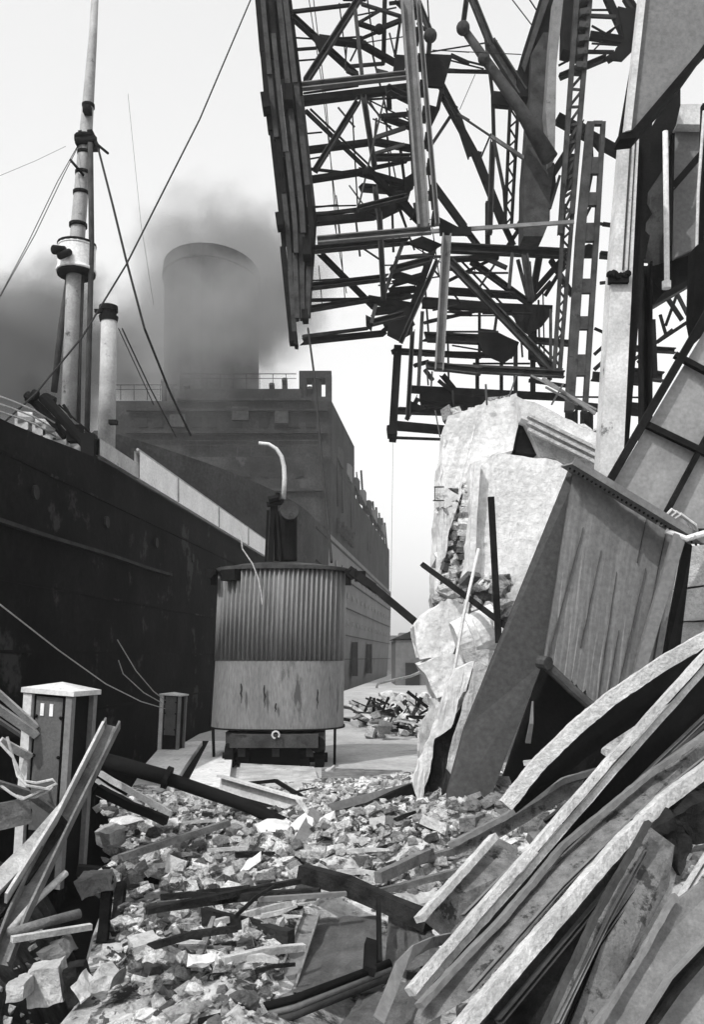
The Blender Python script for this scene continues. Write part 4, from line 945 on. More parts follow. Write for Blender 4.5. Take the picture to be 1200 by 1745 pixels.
if 1:
    n = 0; tries = 0
    while n < 17000 and tries < 160000:
        tries += 1; y = 4.2 + random.random()**1.0*11; x = random.uniform(ex(y)+.05, min(5, .45*y+.5))
        if random.random() > dens(x, y): continue
        dd = dens(x, y)
        s = .009 + .05*random.random()**3.2 + (.05*random.random() if random.random() < .05 else 0)
        if dd < .5: s = min(s, .026)
        u_ = (x-ex(y))/(8-ex(y)); zz = hgt(x, y)*min(1, (u_/.12)**1.5); RK.append((Vector((x, y, zz+s*.25)), s)); n += 1
rocks('rubble', 'countless broken bricks and stone lumps strewn over the foreground quay', 'rubble', M['brick'], RK)
def f(bm):
    for i in range(420):
        y = random.uniform(19, 44); x = random.uniform(0 + .02*y, 3.5) if random.random() < .3 else random.gauss(1.9, .9)*y/30
        if x < .2: continue
        s = random.uniform(.06, .26)*(y/32); rock(bm, Vector((x + (y-30)*.03, y if y > 25 else y+12, s*.4 + random.random()**2*.5)), s)
one('far_rubble', 'dark and pale debris heaped on the quay beyond the crane cab', 'rubble', M['brick'], f, kind='stuff')
RM2 = []
for i in range(900):
    px, py = random.uniform(170, 760), random.uniform(1345, 1530)
    c = G(px, py, .28); c.z = hgt(c.x, c.y) + .02; RM2.append((c, random.uniform(.03, .085)))
for i in range(260):
    px, py = random.uniform(200, 480), random.uniform(1590, 1740)
    c = G(px, py, .12); c.z = hgt(c.x, c.y) + .01; RM2.append((c, random.uniform(.025, .06)))
rocks('brick_heap', 'coarser broken bricks, dark and pale mixed, heaped between the quay post and the split pile', 'rubble', M['brick2'], RM2)
# larger lumps one could lift
lumps = [(395, 1440, .22, 'd'), (470, 1465, .3, 'p'), (520, 1465, .26, 'p'), (330, 1440, .2, 'p'), (285, 1435, .24, 'p'), (210, 1425, .28, 'p'), (190, 1450, .22, 's'), (430, 1500, .2, 'p'), (300, 1500, .16, 's'), (255, 1470, .18, 's'),
         (560, 1465, .18, 'p'), (650, 1470, .16, 's'), (745, 1475, .2, 's'), (228, 1380, .25, 'p'), (465, 1330, .26, 's'), (505, 1335, .24, 's'), (425, 1325, .2, 'p'), (250, 1680, .17, 's'), (190, 1690, .14, 's'), (300, 1650, .12, 'p'), (360, 1600, .14, 'p'), (560, 1310, .25, 's'), (345, 1700, .14, 'p'), (420, 1690, .12, 's')]
names = ['pale lump left of the charred beam', 'broad pale lump at the centre of the rubble', 'upright pale lump beside the central one', 'pale lump below the long dark pipe', 'pale lump left under the dark pipe', 'biggest pale lump at the foot of the numbered post', 'grey lump right of the numbered post foot', 'pale lump above the crossed dark boards', 'grey lump above the end of the crossed boards', 'grey lump between post and crossed boards',
         'pale lump behind the charred beam', 'grey lump under the steel angle', 'grey cube below the split pile', 'pale square piece under the dark pipe, beside the post', 'grey lump before the crane wheels', 'grey lump right of the crane wheels', 'pale lump left before the crane wheels', 'dark grey lump on the bare edge at bottom left', 'brick at the quay edge, bottom left', 'pale lump on the bare patch', 'pale lump under the crossed boards', 'grey block behind the steel angle', 'pale lump beside the bottom pipes', 'grey lump beside the bottom pipes']
for (px, py, s, k), nm in zip(lumps, names):
    s *= .62; p = G(px, py, .25); p.z = hgt(p.x, p.y) + s*.35
    def f(bm): rock(bm, p, s, box_=(k == 's')); bmesh.ops.subdivide_edges(bm, edges=bm.edges, cuts=2, use_grid_fill=True); rough(bm, s*.12, 1.1/s, px, 0)
    one('masonry_lump', nm, 'masonry lump', M['stone'] if k != 'p' else M['plaster'], f, 'lumps of masonry in the foreground')

def beam(pts, w, d, m, name, label, cat, sec='box', amp=.0, g=None, t=None, ref=Vector((0, 1, 0))):
    """pts as (px, py, z) resting at height z, or (px, py, None, Y)"""
    ps = [G(p[0], p[1], p[2]+.12) if len(p) == 3 else P(p[0], p[1], p[3]) for p in pts]
    if len(ps) == 2: ps = [ps[0].lerp(ps[1], k/6) for k in range(7)]
    prof = {'box': rect(w, d), 'L': lsec(w, d, t or w*.12), 'U': usec(w, d, t or w*.12), 'tube': circ(w/2, 12)}[sec]
    def f(bm):
        sweep(bm, ps, prof, ref=ref)
        if amp:
            for v in bm.verts: v.co += noise.noise_vector(v.co*4)*amp
    return one(name, label, cat, m, f, g, sec == 'tube')
UP = Vector((0, 0, 1))
pipe = thing('iron_pipe', P(350, 1360, 9.9), 'long dark iron pipe with a flange slanting over the rubble behind the numbered post', 'pipe')
part('tube', pipe, M['black'], lambda bm: sweep(bm, [P(165, 1292, 10.0), P(285, 1325, 10.1), P(290, 1328, 10.1), P(420, 1372, 9.9), P(535, 1426, 9.7)], circ(.088, 16), scales=[1, 1, .85, .8, .72]), True)
part('flange', pipe, M['dark'], lambda bm: sweep(bm, [P(281, 1323, 10.05), P(289, 1326, 10.05)], circ(.125, 16)))
beam([(372, 1335, None, 11.2), (520, 1378, None, 10.5)], .22, .12, M['offwhite'], 'steel_channel', 'white painted channel beam lying just before the crane cab', 'steel channel', 'U')
beam([(372, 1352, None, 11.1), (515, 1392, None, 10.4)], .05, .14, M['dark'], 'steel_angle', 'dark edge bar under the white painted channel', 'steel angle', 'box')
beam([(505, 1388, None, 9.9), (700, 1338, None, 10.2)], .09, .2, M['light'], 'steel_angle', 'pale topped steel angle rising right to the split pile', 'steel angle', 'L')
beam([(545, 1425, None, 9.5), (702, 1350, None, 10.1)], .20, .12, M['black'], 'steel_web', 'black web plate under the pale topped steel angle', 'steel plate')
beam([(560, 1398, None, 9.4), (690, 1358, None, 10.0)], .04, .05, M['light'], 'steel_bar', 'thin pale bar lying along the black web plate', 'steel bar')
beam([(512, 1438, None, 8.6), (540, 1385, None, 9.2)], .15, .05, M['light'], 'wood_board', 'short upright pale board at the end of the iron pipe', 'board')
beam([(570, 1437, .32), (732, 1447, .32)], .06, .08, M['black'], 'steel_bar', 'thin dark bar lying left of the split pile foot', 'steel bar')
beam([(590, 1448, .3), (720, 1458, .3)], .05, .05, M['wood'], 'steel_bar', 'grey bar just below the thin dark bar', 'steel bar')
beam([(514, 1484, .45), (590, 1510, .4), (660, 1540, .34), (735, 1575, .28)], .12, .12, M['char'], 'charred_beam', 'thick charred timber beam across the centre of the rubble', 'timber beam', amp=.03)
beam([(248, 1548, .3), (400, 1528, .36), (545, 1520, .42)], .055, .06, M['char'], 'charred_board', 'long nearly level charred board left of the charred beam', 'board', amp=.015)
beam([(252, 1552, .36), (510, 1500, .42)], .04, .05, M['char'], 'charred_board', 'slim charred board rising right over the level one', 'board', amp=.01)
beam([(365, 1572, .33), (495, 1538, .38)], .04, .04, M['woodl'], 'wood_board', 'thin pale lath among the crossed dark boards', 'board')
beam([(350, 1562, .3), (495, 1602, .3)], .13, .06, M['char'], 'charred_board', 'wide dark board sloping down right below the pale lath', 'board', amp=.02)
beam([(440, 1532, .42), (590, 1522, .42)], .03, .04, M['light'], 'steel_bar', 'thin bright bar along the level charred board', 'steel bar')
beam([(205, 1462, .38), (295, 1432, .45), (388, 1402, .5)], .06, .07, M['wood'], 'wood_pole', 'grey pole lying on the rubble between post and iron pipe', 'pole', amp=.01)
beam([(132, 1482, None, 8.2), (272, 1496, None, 8.3)], .09, .1, M['black'], 'timber_beam', 'black horizontal beam right of the numbered post foot', 'timber beam')
beam([(735, 1452, .4), (645, 1495, .35)], .09, .07, M['wood'], 'wood_board', 'short grey board crossing behind the charred beam', 'board', amp=.01)
beam([(700, 1470, .34), (800, 1442, .4)], .06, .06, M['wood'], 'wood_board', 'grey stick at the base of the split pile', 'board', amp=.01)
beam([(640, 1520, .3), (800, 1480, .4)], .05, .05, M['wood'], 'wood_board', 'grey stick right of the charred beam', 'board', amp=.01)
beam([(420, 1335, None, 12.6), (470, 1330, None, 12.6), (560, 1385, None, 11.5)], .05, .05, M['dark'], 'iron_rod', 'bent dark rod crossing the lumps before the crane', 'rod')
# pale slabs and coping beside the cab
def slab(pix, z, th, m, name, label, cat='slab'):
    def f(bm):
        t = [bm.verts.new(G(x, y, z)) for x, y in pix]; b = [bm.verts.new(G(x, y, z) - Vector((0, 0, th))) for x, y in pix]
        bm.faces.new(t); bm.faces.new(b); n = len(pix)
        for i in range(n): bm.faces.new((t[i], t[(i+1) % n], b[(i+1) % n], b[i]))
    return one(name, label, cat, m, f)
slab([(240, 1310), (268, 1278), (290, 1265), (345, 1262), (318, 1300), (296, 1335)], .16, .25, M['plaster'], 'stone_slab', 'pale coping slab beside the small quay post')
slab([(356, 1262), (400, 1262), (388, 1345), (320, 1332)], .16, .25, M['plaster'], 'stone_slab', 'pale coping slab between the small post and the crane cab')
slab([(345, 1262), (356, 1262), (320, 1332), (296, 1335)], .05, .1, M['black'], 'wood_board', 'black strip added for the shade in the gap between the two coping slabs', 'board')  # no real board: black strip painted in as the shaded gap
part_ = slab([(410, 1300), (535, 1306), (545, 1335), (405, 1332)], .1, .3, M['stone'], 'stone_slab', 'grey kerb stone in front of the crane undercarriage')
slab([(548, 1308), (685, 1312), (690, 1328), (548, 1326)], .22, .35, M['wood'], 'stone_kerb', 'long low dark kerb right of the crane cab', 'kerb')
# left pile: planks, ropes
beam([(192, 1232, None, 8.0), (110, 1395, None, 7.2), (30, 1560, None, 6.4), (0, 1640, None, 6.2)], .135, .10, M['wood'], 'timber_plank', 'long upright weathered plank leaning across the numbered post', 'plank', 'U')
beam([(176, 1236, None, 7.95), (95, 1395, None, 7.1), (10, 1530, None, 6.4)], .02, .10, M['woodl'], 'timber_plank', 'pale strip added as the lit left edge of the leaning plank', 'plank')  # separate pale strip paints the sunlit left edge of the plank
beam([(118, 1372, None, 7.6), (60, 1440, None, 7.0), (-20, 1520, None, 6.4)], .12, .08, M['woodl'], 'timber_plank', 'pale plank crossing low behind the leaning plank', 'plank')
beam([(112, 1400, None, 7.3), (40, 1500, None, 6.7), (-20, 1570, None, 6.4)], .09, .12, M['char'], 'timber_plank', 'dark thick timber just left of the leaning plank', 'plank')
beam([(62, 1238, None, 8.4), (-20, 1165, None, 8.0)], .05, .05, M['woodl'], 'wood_pole', 'topmost pale pole at the left edge above the black pipe', 'pole')
beam([(62, 1252, None, 8.4), (-20, 1195, None, 8.0)], .07, .05, M['woodl'], 'wood_pole', 'second pale pole at the left edge, just above the black pipe', 'pole')
beam([(50, 1262, None, 8.5), (-20, 1215, None, 8.2)], .03, .05, M['light'], 'wood_pole', 'thin grey pole between the pale poles and the black pipe', 'pole')
beam([(60, 1262, None, 8.6), (-20, 1245, None, 8.4)], .15, .15, M['black'], 'iron_pipe', 'black pipe end at the left edge behind the numbered post', 'pipe', 'tube')
beam([(52, 1290, None, 8.4), (0, 1262, None, 8.2)], .07, .04, M['woodl'], 'wood_board', 'white splinter under the black pipe end', 'board')
beam([(95, 1385, None, 8.3), (45, 1350, None, 8.1), (-20, 1330, None, 7.9)], .06, .05, M['wood'], 'wood_pole', 'grey pole at knee height left of the post', 'pole')
beam([(-20, 1395, None, 7.9), (50, 1380, None, 8.1)], .22, .1, M['wood'], 'timber_plank', 'wide grey plank low at the left edge', 'plank')
one('tie_rope', 'pale rope knotted around the numbered quay post', 'rope', M['rope'], lambda bm: [tube(bm, [P(x, y, 7.95+dz) for x, y, dz in l], .013, 6) for l in (
    [(-10, 1255, 0), (22, 1290, 0), (40, 1330, 0), (62, 1334, 0), (90, 1328, 0), (97, 1335, 0), (60, 1352, 0), (38, 1362, 0)], [(12, 1255, .1), (22, 1290, .1), (30, 1322, 0), (45, 1338, -.05), (85, 1345, 0), (90, 1340, 0)], [(38, 1362, 0), (20, 1352, 0), (-10, 1330, 0)], [(36, 1360, .02), (60, 1358, .02), (88, 1345, .02)])][0])
for k, (a, b, w, m, lab) in enumerate([((172, 1318), (292, 1388), .06, 'woodl', 'pale splintered board uppermost of the three under the dark pipe'), ((165, 1330), (270, 1395), .04, 'woodl', 'middle pale splintered board under the dark pipe'), ((168, 1350), (240, 1375), .07, 'woodl', 'short white board end at the post under the dark pipe')]):
    beam([(a[0], a[1], None, 9.6), (b[0], b[1], None, 9.4)], w, .04, M[m], 'splintered_board', lab, 'board', amp=.02)
beam([(165, 1345, None, 9.3), (285, 1400, None, 9.2)], .09, .1, M['black'], 'timber_beam', 'black timber under the pale splintered boards', 'timber beam', amp=.02)
# broken dock strip left of the edge, low and dark
def f(bm):
    nx, ny = 50, 70; g = []
    for j in range(ny+1):
        y = 3.2 + 9.5*j/ny; row = []
        for i in range(nx+1):
            x1 = ex(y) - .06; x = x1 - 4.2*(1-i/nx)
            z = pit(x, y) + .1*noise.noise(Vector((x*4, y*4, 5)))
            if i == nx: z = -2.5
            row.append(bm.verts.new((x, y, z)))
        g.append(row)
    for j in range(ny):
        for i in range(nx): bm.faces.new((g[j][i], g[j][i+1], g[j+1][i+1], g[j+1][i]))
one('debris_bed', 'dark broken decking and dirt heaped below the quay edge at the bottom left', 'debris bed', M['soil'], f, kind='stuff')
def f(bm):
    for i in range(700):
        y = random.uniform(4.4, 11); x = ex(y) - .62 - random.random()*2.6; s = .015 + .06*random.random()**2
        rock(bm, Vector((x, y, pit(x, y)+.03)), s)
one('edge_rubble', 'scattered brick lumps on the dark debris below the quay edge', 'rubble', M['brick'], f, kind='stuff')
beam([(112, 1487, None, 6.9), (60, 1535, None, 6.6), (18, 1584, None, 6.3)], .05, .05, M['woodl'], 'wood_pole', 'round pale pole slanting at the foot of the leaning plank', 'pole', 'tube')
beam([(16, 1590, None, 6.2), (75, 1572, None, 6.4), (135, 1556, None, 6.6)], .07, .06, M['wood'], 'wood_log', 'grey log lying low at the bottom left', 'log', 'tube')
beam([(20, 1600, None, 6.1), (155, 1578, None, 6.5)], .04, .04, M['woodl'], 'wood_board', 'thin pale board under the grey log', 'board')
for px, y0, y1, w in ((186, 1495, 1610, .08), (208, 1505, 1590, .07), (172, 1600, 1690, .09)):
    beam([(px, y0, None, 7.6), (px-14, y1, None, 7.2)], w, .07, M['char'], 'broken_pile', {186: 'charred broken pile stub, left of the pair in the gap', 208: 'charred broken pile stub nearest the quay edge in the gap', 172: 'lowest charred pile stub in the gap'}[px], 'pile', amp=.02)
for k, (pix, Y, m, lab) in enumerate([([(40, 1665), (95, 1650), (105, 1705), (50, 1715)], 5.9, 'stone', 'white lump at the bottom left below the quay edge'), ([(62, 1625), (100, 1612), (120, 1632), (80, 1655)], 6.2, 'wood', 'grey lump above the white lump at the bottom left'), ([(100, 1660), (130, 1655), (145, 1700), (115, 1715)], 5.8, 'char', 'dark block right of the white lump at the bottom left'), ([(162, 1658), (200, 1662), (188, 1690), (150, 1688)], 5.7, 'stone', 'squared grey block on the corner of the quay edge'), ([(128, 1500), (180, 1492), (190, 1520), (140, 1530)], 7.4, 'wood', 'grey round lump below the black horizontal beam'), ([(5, 1680), (35, 1676), (40, 1705), (8, 1712)], 5.7, 'stone', 'pale lump nearest the bottom left corner'), ([(120, 1675), (135, 1690), (148, 1702), (140, 1708)], 5.6, 'plaster', 'small white wedge beside the dark block')]):
    chunk('masonry_lump', pix, Y, .25, M[m], lab, 'masonry lump', 'lumps of masonry in the foreground', .8, .025)

LMK = [('numbered quay post', 110, 1430), ('charred beam', 600, 1520), ('iron pipe', 380, 1370), ('white channel beam', 440, 1350), ('split pile foot', 710, 1430), ('level charred board', 400, 1530), ('flat rusty sheet', 560, 1620), ('quay edge', 200, 1600), ('black web plate', 620, 1390), ('pipes at the bottom edge', 480, 1700), ('upright channel', 500, 1620), ('wide dark board', 420, 1585)]
seen = set(); made = 0; tries = 0
while made < 40 and tries < 900:
    tries += 1
    px, py = random.uniform(200, 700), random.uniform(1385, 1700)
    if px > 470 and py > 1540: continue
    c = G(px, py, .3); L_ = random.uniform(.18, .6); a = random.uniform(-.6, .6) + (0 if random.random() < .7 else 1.4)
    d = Vector((math.cos(a)*L_, math.sin(a)*L_*1.3, random.uniform(-.04, .1)*L_*2)); z0 = hgt(c.x, c.y)+.06
    tn, mm = random.choice([('charred', 'char'), ('charred', 'char'), ('grey', 'wood'), ('pale', 'woodl')]); nm, lx_, ly_ = min(LMK, key=lambda l: math.hypot(l[1]-px, (l[2]-py)*1.5))
    lab = f"{'long' if L_ > .4 else 'short'} {tn} stick {'behind' if py < ly_-22 else 'before' if py > ly_+22 else 'left of' if px < lx_ else 'right of'} the {nm}"
    if lab in seen: continue
    seen.add(lab); made += 1
    p_ = Vector((c.x, c.y, z0)); w_ = random.uniform(.02, .05)
    def f(bm): sweep(bm, [p_, p_+d*.5+Vector((0, 0, random.uniform(-.01, .02))), p_+d], rect(w_, w_*random.uniform(.4, 1)), scales=[1, 1, random.uniform(.3, 1)])
    one('wood_splinter', lab, 'splinter', M[mm], f, 'splinters strewn over the rubble')
scrap = thing('scrap_heap', P(680, 1272, 26), 'dark twisted scrap iron heap on the pale quay right of the crane cab', 'scrap heap')
for i in range(90):
    u_ = random.random(); c = P(600 + 125*u_ + random.gauss(0, 8), random.uniform(1200, 1240 + 32*u_), random.uniform(30 - 6*u_, 33 - 6*u_)); a = random.uniform(0, 3.1)
    def f(bm): bar(bm, c, c + Vector((math.cos(a)*random.uniform(.2, .9), random.uniform(-.3, .3), math.sin(a)*random.uniform(.1, .6))), random.uniform(.03, .12), random.uniform(.03, .1))
    part('scrap_bar', scrap, random.choice([M['black'], M['black'], M['dark'], M['mid'], M['offwhite']]), f)
# ------------------------------------------------------------------ foreground plates and girders
def sheet(pix, th, m, name, label, cat, wav=.02):
    def f(bm):
        pts = [P(x, y, Y) for x, y, Y in pix]; n = 14
        g = [[bm.verts.new((pts[0].lerp(pts[1], i/n)).lerp(pts[3].lerp(pts[2], i/n), j/n) + Vector((0, 0, wav*noise.noise(Vector((i*.4, j*.4, pix[0][0])))))) for i in range(n+1)] for j in range(n+1)]
        for j in range(n):
            for i in range(n): bm.faces.new((g[j][i], g[j][i+1], g[j+1][i+1], g[j+1][i]))
        r = bmesh.ops.solidify(bm, geom=bm.faces[:], thickness=th)
    return one(name, label, cat, m, f)
PL = mat('rust_plate', .15, .4, 4, .85, .4, spots=.25, spot_scale=9, spot_thr=.62, stretch=(1, 1, 1))
sheet([(498, 1690, 5.45), (650, 1690, 5.45), (648, 1558, 6.9), (525, 1565, 6.9)], .02, PL, 'steel_sheet', 'rusty grey steel sheet lying flat right of the upright channel', 'steel sheet')
sheet([(655, 1660, 5.6), (760, 1640, 5.7), (730, 1568, 6.7), (662, 1560, 6.8)], .02, PL, 'steel_sheet', 'round cornered grey sheet beside the curled strap', 'steel sheet', .05)
sheet([(570, 1760, 5.0), (720, 1760, 5.0), (720, 1660, 5.6), (620, 1690, 5.5)], .02, PL, 'steel_sheet', 'pale dusty sheet at the bottom under the curled strap', 'steel sheet', .04)
beam([(478, 1705, None, 5.4), (530, 1555, None, 6.6)], .13, .05, M['light'], 'steel_channel', 'narrow upright channel standing over the flat sheet', 'steel channel', 'U', ref=Vector((0, .9, -.4)))
beam([(647, 1645, None, 5.5), (645, 1535, None, 6.4)], .025, .07, M['black'], 'steel_bar', 'dark upright strip between the two grey sheets', 'steel bar')
beam([(630, 1655, None, 5.4), (632, 1605, None, 5.8)], .07, .05, M['black'], 'steel_web', 'small black bracket at the edge of the flat sheet', 'steel plate')
for i, (w, m, d, lab) in enumerate([(.05, 'dark', 0, 'dark pipe uppermost of the three running up from the bottom edge'), (.05, 'light', 12, 'pale pipe in the middle of the three at the bottom edge'), (.06, 'mid', 26, 'grey pipe lowest of the three at the bottom edge')]):
    beam([(340, 1742+d, None, 4.9), (500, 1702+d, None, 5.2), (665, 1640+d*.8, None, 5.5)], w, w, M[m], 'iron_pipe', lab, 'pipe', 'tube')
one('curled_strap', 'pale flat steel strap curling up at the bottom centre', 'strap', M['light'], lambda bm: sweep(bm, [P(x, y, Y) for x, y, Y in ((645, 1738, 4.8), (665, 1690, 4.95), (682, 1645, 5.1), (705, 1620, 5.2), (735, 1605, 5.4), (765, 1598, 5.6))], rect(.065, .012)))
def girder(name, label, web, flanges, wm, fm, Yk=0, th=.03):
    """web polygon and flange strips, each (px,py,Y)"""
    t = thing('steel_girder' if name is None else name, P(*web[0]), label, 'girder')
    def f(bm): prism(bm, [(x, y) for x, y, _ in web], 0, th, dY=[Y for _, _, Y in web])
    part('web', t, wm, f)
    for fl, w, d in flanges:
        def f(bm):
            ps = [P(*p) for p in fl]; n = len(ps)
            fine = []
            for a, b in zip(ps, ps[1:]):
                fine += [a.lerp(b, k/14) for k in range(14)]
            fine.append(ps[-1]); sweep(bm, fine, rect(w*.84, d*.55))
            for v in bm.verts: v.co += noise.noise_vector(v.co*4)*.003 + noise.noise_vector(v.co*17)*.004 + noise.noise_vector(v.co*45)*.003
        part('flange', t, fm, f)
    return t
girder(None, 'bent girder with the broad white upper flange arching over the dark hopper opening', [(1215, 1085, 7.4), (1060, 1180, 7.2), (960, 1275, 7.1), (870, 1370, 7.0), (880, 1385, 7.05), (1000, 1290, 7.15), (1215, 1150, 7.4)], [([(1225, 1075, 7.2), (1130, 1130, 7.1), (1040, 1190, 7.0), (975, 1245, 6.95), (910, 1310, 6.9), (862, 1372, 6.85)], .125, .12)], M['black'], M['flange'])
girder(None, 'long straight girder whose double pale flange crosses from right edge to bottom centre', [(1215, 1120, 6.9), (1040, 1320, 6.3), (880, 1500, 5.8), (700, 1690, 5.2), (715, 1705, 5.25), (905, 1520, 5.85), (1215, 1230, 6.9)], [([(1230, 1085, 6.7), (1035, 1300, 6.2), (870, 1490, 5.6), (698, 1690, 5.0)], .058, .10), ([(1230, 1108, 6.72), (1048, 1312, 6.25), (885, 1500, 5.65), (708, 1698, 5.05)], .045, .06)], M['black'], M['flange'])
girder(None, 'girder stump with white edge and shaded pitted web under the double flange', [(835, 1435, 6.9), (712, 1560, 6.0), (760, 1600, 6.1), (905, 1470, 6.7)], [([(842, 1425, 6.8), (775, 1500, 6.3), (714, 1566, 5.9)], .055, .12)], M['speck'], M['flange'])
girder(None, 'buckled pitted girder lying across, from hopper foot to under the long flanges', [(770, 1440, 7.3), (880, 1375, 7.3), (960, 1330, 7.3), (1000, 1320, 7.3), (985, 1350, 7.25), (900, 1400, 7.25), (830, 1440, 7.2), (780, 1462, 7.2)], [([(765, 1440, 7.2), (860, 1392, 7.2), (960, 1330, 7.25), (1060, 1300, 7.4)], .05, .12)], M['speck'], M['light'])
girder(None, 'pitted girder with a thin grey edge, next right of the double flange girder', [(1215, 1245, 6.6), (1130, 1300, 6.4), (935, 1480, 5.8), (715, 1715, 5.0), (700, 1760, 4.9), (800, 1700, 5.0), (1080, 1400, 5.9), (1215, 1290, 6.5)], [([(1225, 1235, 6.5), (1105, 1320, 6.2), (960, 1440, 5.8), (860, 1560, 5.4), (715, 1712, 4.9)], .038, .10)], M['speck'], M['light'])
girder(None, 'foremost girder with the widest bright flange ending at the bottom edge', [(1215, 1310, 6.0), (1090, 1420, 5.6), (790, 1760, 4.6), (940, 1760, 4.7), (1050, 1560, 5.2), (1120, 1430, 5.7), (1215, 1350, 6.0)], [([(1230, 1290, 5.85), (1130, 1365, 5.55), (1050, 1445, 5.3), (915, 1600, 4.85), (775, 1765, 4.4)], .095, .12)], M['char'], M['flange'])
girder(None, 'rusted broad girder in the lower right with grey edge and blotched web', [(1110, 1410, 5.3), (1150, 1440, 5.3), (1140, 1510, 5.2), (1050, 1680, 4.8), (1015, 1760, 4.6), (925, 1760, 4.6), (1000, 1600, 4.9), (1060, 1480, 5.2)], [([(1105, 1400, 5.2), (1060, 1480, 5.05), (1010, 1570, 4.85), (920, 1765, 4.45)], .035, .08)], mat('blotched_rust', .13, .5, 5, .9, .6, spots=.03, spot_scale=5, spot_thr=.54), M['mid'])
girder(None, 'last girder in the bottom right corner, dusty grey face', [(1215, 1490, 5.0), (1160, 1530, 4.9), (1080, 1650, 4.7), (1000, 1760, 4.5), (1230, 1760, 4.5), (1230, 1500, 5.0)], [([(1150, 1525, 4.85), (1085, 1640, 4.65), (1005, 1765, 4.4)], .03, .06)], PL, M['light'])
for (pts, w, mm, lab) in [
    ([(1230, 1195, 6.85), (1010, 1405, 6.2), (840, 1580, 5.6)], .03, 'light', 'slim grey rail just below the double flange girder'),
    ([(1230, 1215, 6.8), (1080, 1350, 6.3), (930, 1490, 5.8)], .045, 'mid', 'dark grey rail second below the double flange girder'),
    ([(1230, 1268, 6.4), (1110, 1365, 6.0), (960, 1510, 5.5), (800, 1690, 4.9)], .02, 'light', 'thin rail lying on the pitted web above the widest bright flange'),
    ([(1230, 1330, 5.9), (1110, 1430, 5.5), (1000, 1560, 5.1), (850, 1740, 4.55)], .03, 'mid', 'grey rail pressed against the underside of the widest bright flange'),
    ([(1100, 1450, 5.25), (1040, 1560, 5.0), (950, 1745, 4.5)], .02, 'light', 'thin pale rail on the blotched web of the rusted girder'),
    ([(1230, 1140, 7.0), (1090, 1265, 6.7), (960, 1400, 6.3)], .025, 'mid', 'dark rail hugging the right side of the double flange near its top'),
    ([(1230, 1225, 6.7), (1060, 1390, 6.2), (900, 1550, 5.7), (740, 1700, 5.15)], .022, 'light', 'long thin rail between the double flange girder and the next girder'),
    ([(1150, 1290, 6.6), (1040, 1370, 6.4), (930, 1470, 6.1)], .05, 'speck', 'stubby pitted rail behind the thin grey edged girder'),
    ([(1100, 1490, 5.2), (1020, 1610, 4.9), (965, 1750, 4.55)], .018, 'dark', 'dark line of rail low on the rusted girder web'),
    ([(1230, 1420, 5.4), (1180, 1500, 5.2), (1090, 1650, 4.8)], .035, 'flange', 'pale rail between the white strip and the dusty corner girder'),
    ([(930, 1400, 6.9), (1000, 1345, 7.0), (1070, 1270, 7.2)], .035, 'mid', 'short grey rail beside the buckled pitted girder'),
    ([(790, 1560, 6.1), (900, 1450, 6.5)], .025, 'light', 'small pale bar on the web of the white edged stump')]:
    def f(bm): sweep(bm, [P(*p) for p in pts], usec(w, w*1.5, w*.2))
    one('steel_rail', lab, 'rail', M[mm], f)
for (px, py, Y, a, mm, lab) in ((900, 1265, 9.4, 1.5, 'light', 'upright pale splinter in the dark hollow beside the hopper side plate'), (893, 1300, 9.3, .2, 'woodl', 'small white chip of board at the hopper side plate in the hollow'), (1090, 1300, 8.3, .9, 'wood', 'grey stick rising between the long flanges under the hopper'), (1060, 1330, 8.0, .4, 'mid', 'dark stick low between the long flanges under the hopper')):
    c = P(px, py, Y)
    def f(bm): sweep(bm, [c, c + Vector((math.cos(a)*.2, -.1, math.sin(a)*.2)), c + Vector((math.cos(a)*.38, -.1, math.sin(a)*.42))], rect(.05, .03), scales=[1, .8, .3])
    one('wood_splinter', lab, 'splinter', M[mm], f, 'broken sticks under the hopper')
beam([(1230, 1590, None, 4.7), (1150, 1680, None, 4.5), (1090, 1765, None, 4.4)], .045, .06, M['char'], 'timber_beam', 'dark beam in the bottom right corner lying on the dusty girder', 'timber beam', amp=.01)
beam([(1230, 1570, None, 4.65), (1140, 1665, None, 4.45), (1078, 1765, None, 4.35)], .012, .05, M['light'], 'steel_bar', 'thin pale bar beside the dark beam in the bottom right corner', 'steel bar')
beam([(1152, 1440, None, 5.5), (1128, 1540, None, 5.3), (1085, 1630, None, 5.1)], .06, .05, M['flange'], 'steel_bar', 'white strip showing between the two girders at lower right', 'steel bar')
chunk('masonry_lump', [(1150, 1390), (1200, 1350), (1240, 1360), (1240, 1440), (1180, 1440)], 5.5, .4, M['char'], 'dark lump at the right edge above the rusted girder', 'masonry lump', 'lumps of masonry in the foreground')
chunk('masonry_lump', [(1105, 1410), (1150, 1385), (1185, 1440), (1160, 1490), (1120, 1450)], 5.35, .3, M['char'], 'dark lump at the upper end of the rusted broad girder', 'masonry lump', 'lumps of masonry in the foreground')
chunk('masonry_lump', [(1080, 1240), (1150, 1200), (1240, 1190), (1240, 1260), (1130, 1280), (1060, 1300)], 7.8, .6, M['stone'], 'grey sloping mass under the long flanges at the right edge', 'masonry lump', 'lumps of masonry in the foreground')
def f(bm):
    for i in range(260):
        y = random.uniform(5.2, 10.5); x = random.uniform(.12*y, .5*y); s = random.uniform(.03, .13)
        rock(bm, Vector((x, y, hgt(x, y)+.05)), s)
one('girder_rubble', 'dark rubble lying beneath the girders at the lower right', 'rubble', M['speck'], f, kind='stuff')
exec_air = True
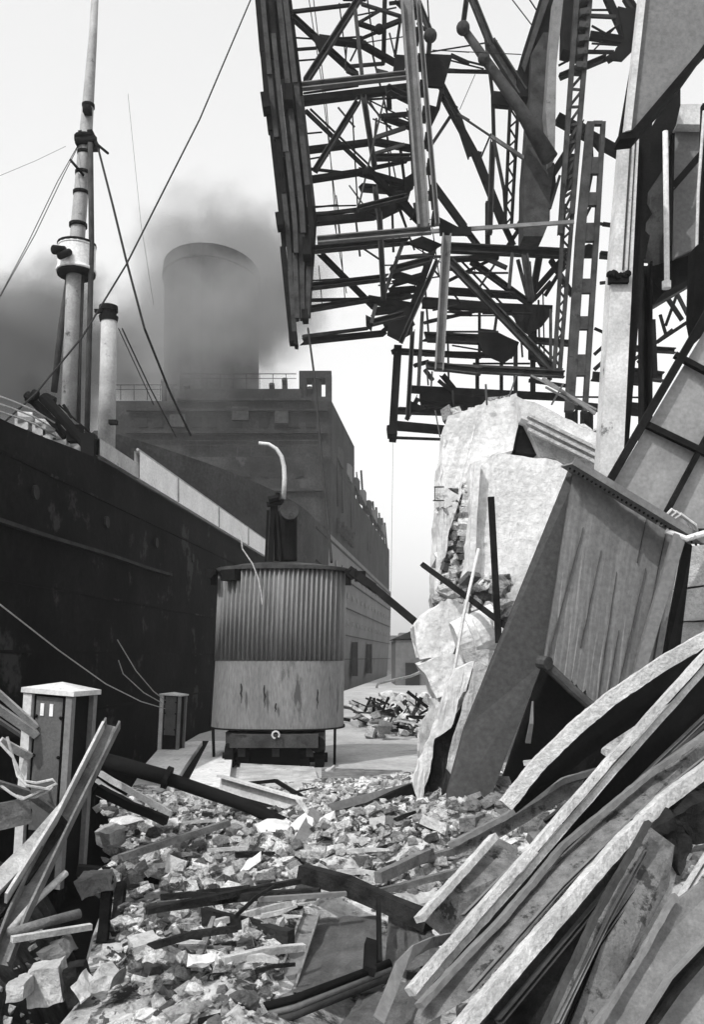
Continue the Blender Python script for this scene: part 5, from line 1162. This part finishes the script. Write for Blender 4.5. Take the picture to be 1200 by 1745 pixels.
# ------------------------------------------------------------------ smoke and haze
def smoke(name, label, pix, Y, sz, dens, alb, seed=0, nscale=.09, lo=.42, hi=.62):
    c = P(pix[0], pix[1], Y)
    def f(bm): bmesh.ops.create_icosphere(bm, subdivisions=3, radius=1, matrix=Matrix.Translation(c) @ Matrix.Diagonal((*sz, 1)))
    bm = bmesh.new(); bmesh.ops.create_icosphere(bm, subdivisions=3, radius=1)
    m = bpy.data.materials.new('smoke_' + str(seed)); m.use_nodes = True; N = m.node_tree.nodes; L = m.node_tree.links; N.clear()
    out = N.new('ShaderNodeOutputMaterial'); v = N.new('ShaderNodeVolumePrincipled'); L.new(v.outputs[0], out.inputs['Volume'])
    v.inputs['Color'].default_value = (alb, alb, alb, 1)
    tc = N.new('ShaderNodeTexCoord'); ln = N.new('ShaderNodeVectorMath'); ln.operation = 'LENGTH'; L.new(tc.outputs['Object'], ln.inputs[0])
    ge = N.new('ShaderNodeNewGeometry'); n1 = N.new('ShaderNodeTexNoise'); n1.inputs['Scale'].default_value = nscale; n1.inputs['Detail'].default_value = 5; n1.inputs['Roughness'].default_value = .62
    L.new(ge.outputs['Position'], n1.inputs[0])
    fall = N.new('ShaderNodeMapRange'); fall.inputs[1].default_value = 0; fall.inputs[2].default_value = 1; fall.inputs[3].default_value = .42; fall.inputs[4].default_value = -.34
    L.new(ln.outputs['Value'], fall.inputs[0]); ad = N.new('ShaderNodeMath'); ad.operation = 'ADD'; L.new(n1.outputs[0], ad.inputs[0]); L.new(fall.outputs[0], ad.inputs[1])
    mr = N.new('ShaderNodeMapRange'); mr.inputs[1].default_value = lo; mr.inputs[2].default_value = hi; mr.interpolation_type = 'SMOOTHSTEP'; L.new(ad.outputs[0], mr.inputs[0])
    m2 = N.new('ShaderNodeMath'); m2.operation = 'MULTIPLY'; L.new(mr.outputs[0], m2.inputs[0]); m2.inputs[1].default_value = dens; L.new(m2.outputs[0], v.inputs['Density'])
    me = bpy.data.meshes.new(name); bm.to_mesh(me); bm.free(); me.materials.append(m)
    o = bpy.data.objects.new(name, me); COL.objects.link(o); o.location = c; o.scale = sz
    tag(o, label, 'smoke', None, 'stuff')
smoke('smoke', 'thick smoke hiding the liner funnel', (372, 545, 0), 110, (16, 12, 19), .26, .45, 1, .12, .34, .70)
smoke('smoke', 'thin veil of smoke drifting in front of the funnel', (350, 560, 0), 88, (13, 5, 12), .15, .62, 6, .09, .30, .95)
smoke('smoke', 'dark smoke bank low at the left edge behind the mast', (10, 620, 0), 110, (22, 12, 19), .45, .26, 2, .11, .38, .70)
smoke('smoke', 'thin smoke between ventilator and liner funnel', (225, 640, 0), 114, (13, 9, 15), .30, .38, 3, .13, .40, .74)
smoke('smoke', 'smoke drifting off the top right of the funnel', (430, 500, 0), 118, (15, 9, 18), .26, .40, 4, .12, .38, .74)
smoke('smoke', 'pale wisp of smoke rising above the funnel', (360, 400, 0), 122, (18, 10, 11), .14, .45, 5, .13, .42, .78)
def f(bm): box(bm, Vector((0, 298, 34.8)), (700, 620, 77.6))
bm = bmesh.new(); f(bm); hm = bpy.data.materials.new('haze_air'); hm.use_nodes = True; N = hm.node_tree.nodes; N.clear()
o_ = N.new('ShaderNodeOutputMaterial'); v_ = N.new('ShaderNodeVolumePrincipled'); hm.node_tree.links.new(v_.outputs[0], o_.inputs['Volume'])
v_.inputs['Color'].default_value = (.9, .9, .9, 1); v_.inputs['Density'].default_value = .0007
hz = link('haze', bm, hm); tag(hz, None, None, None, 'stuff')
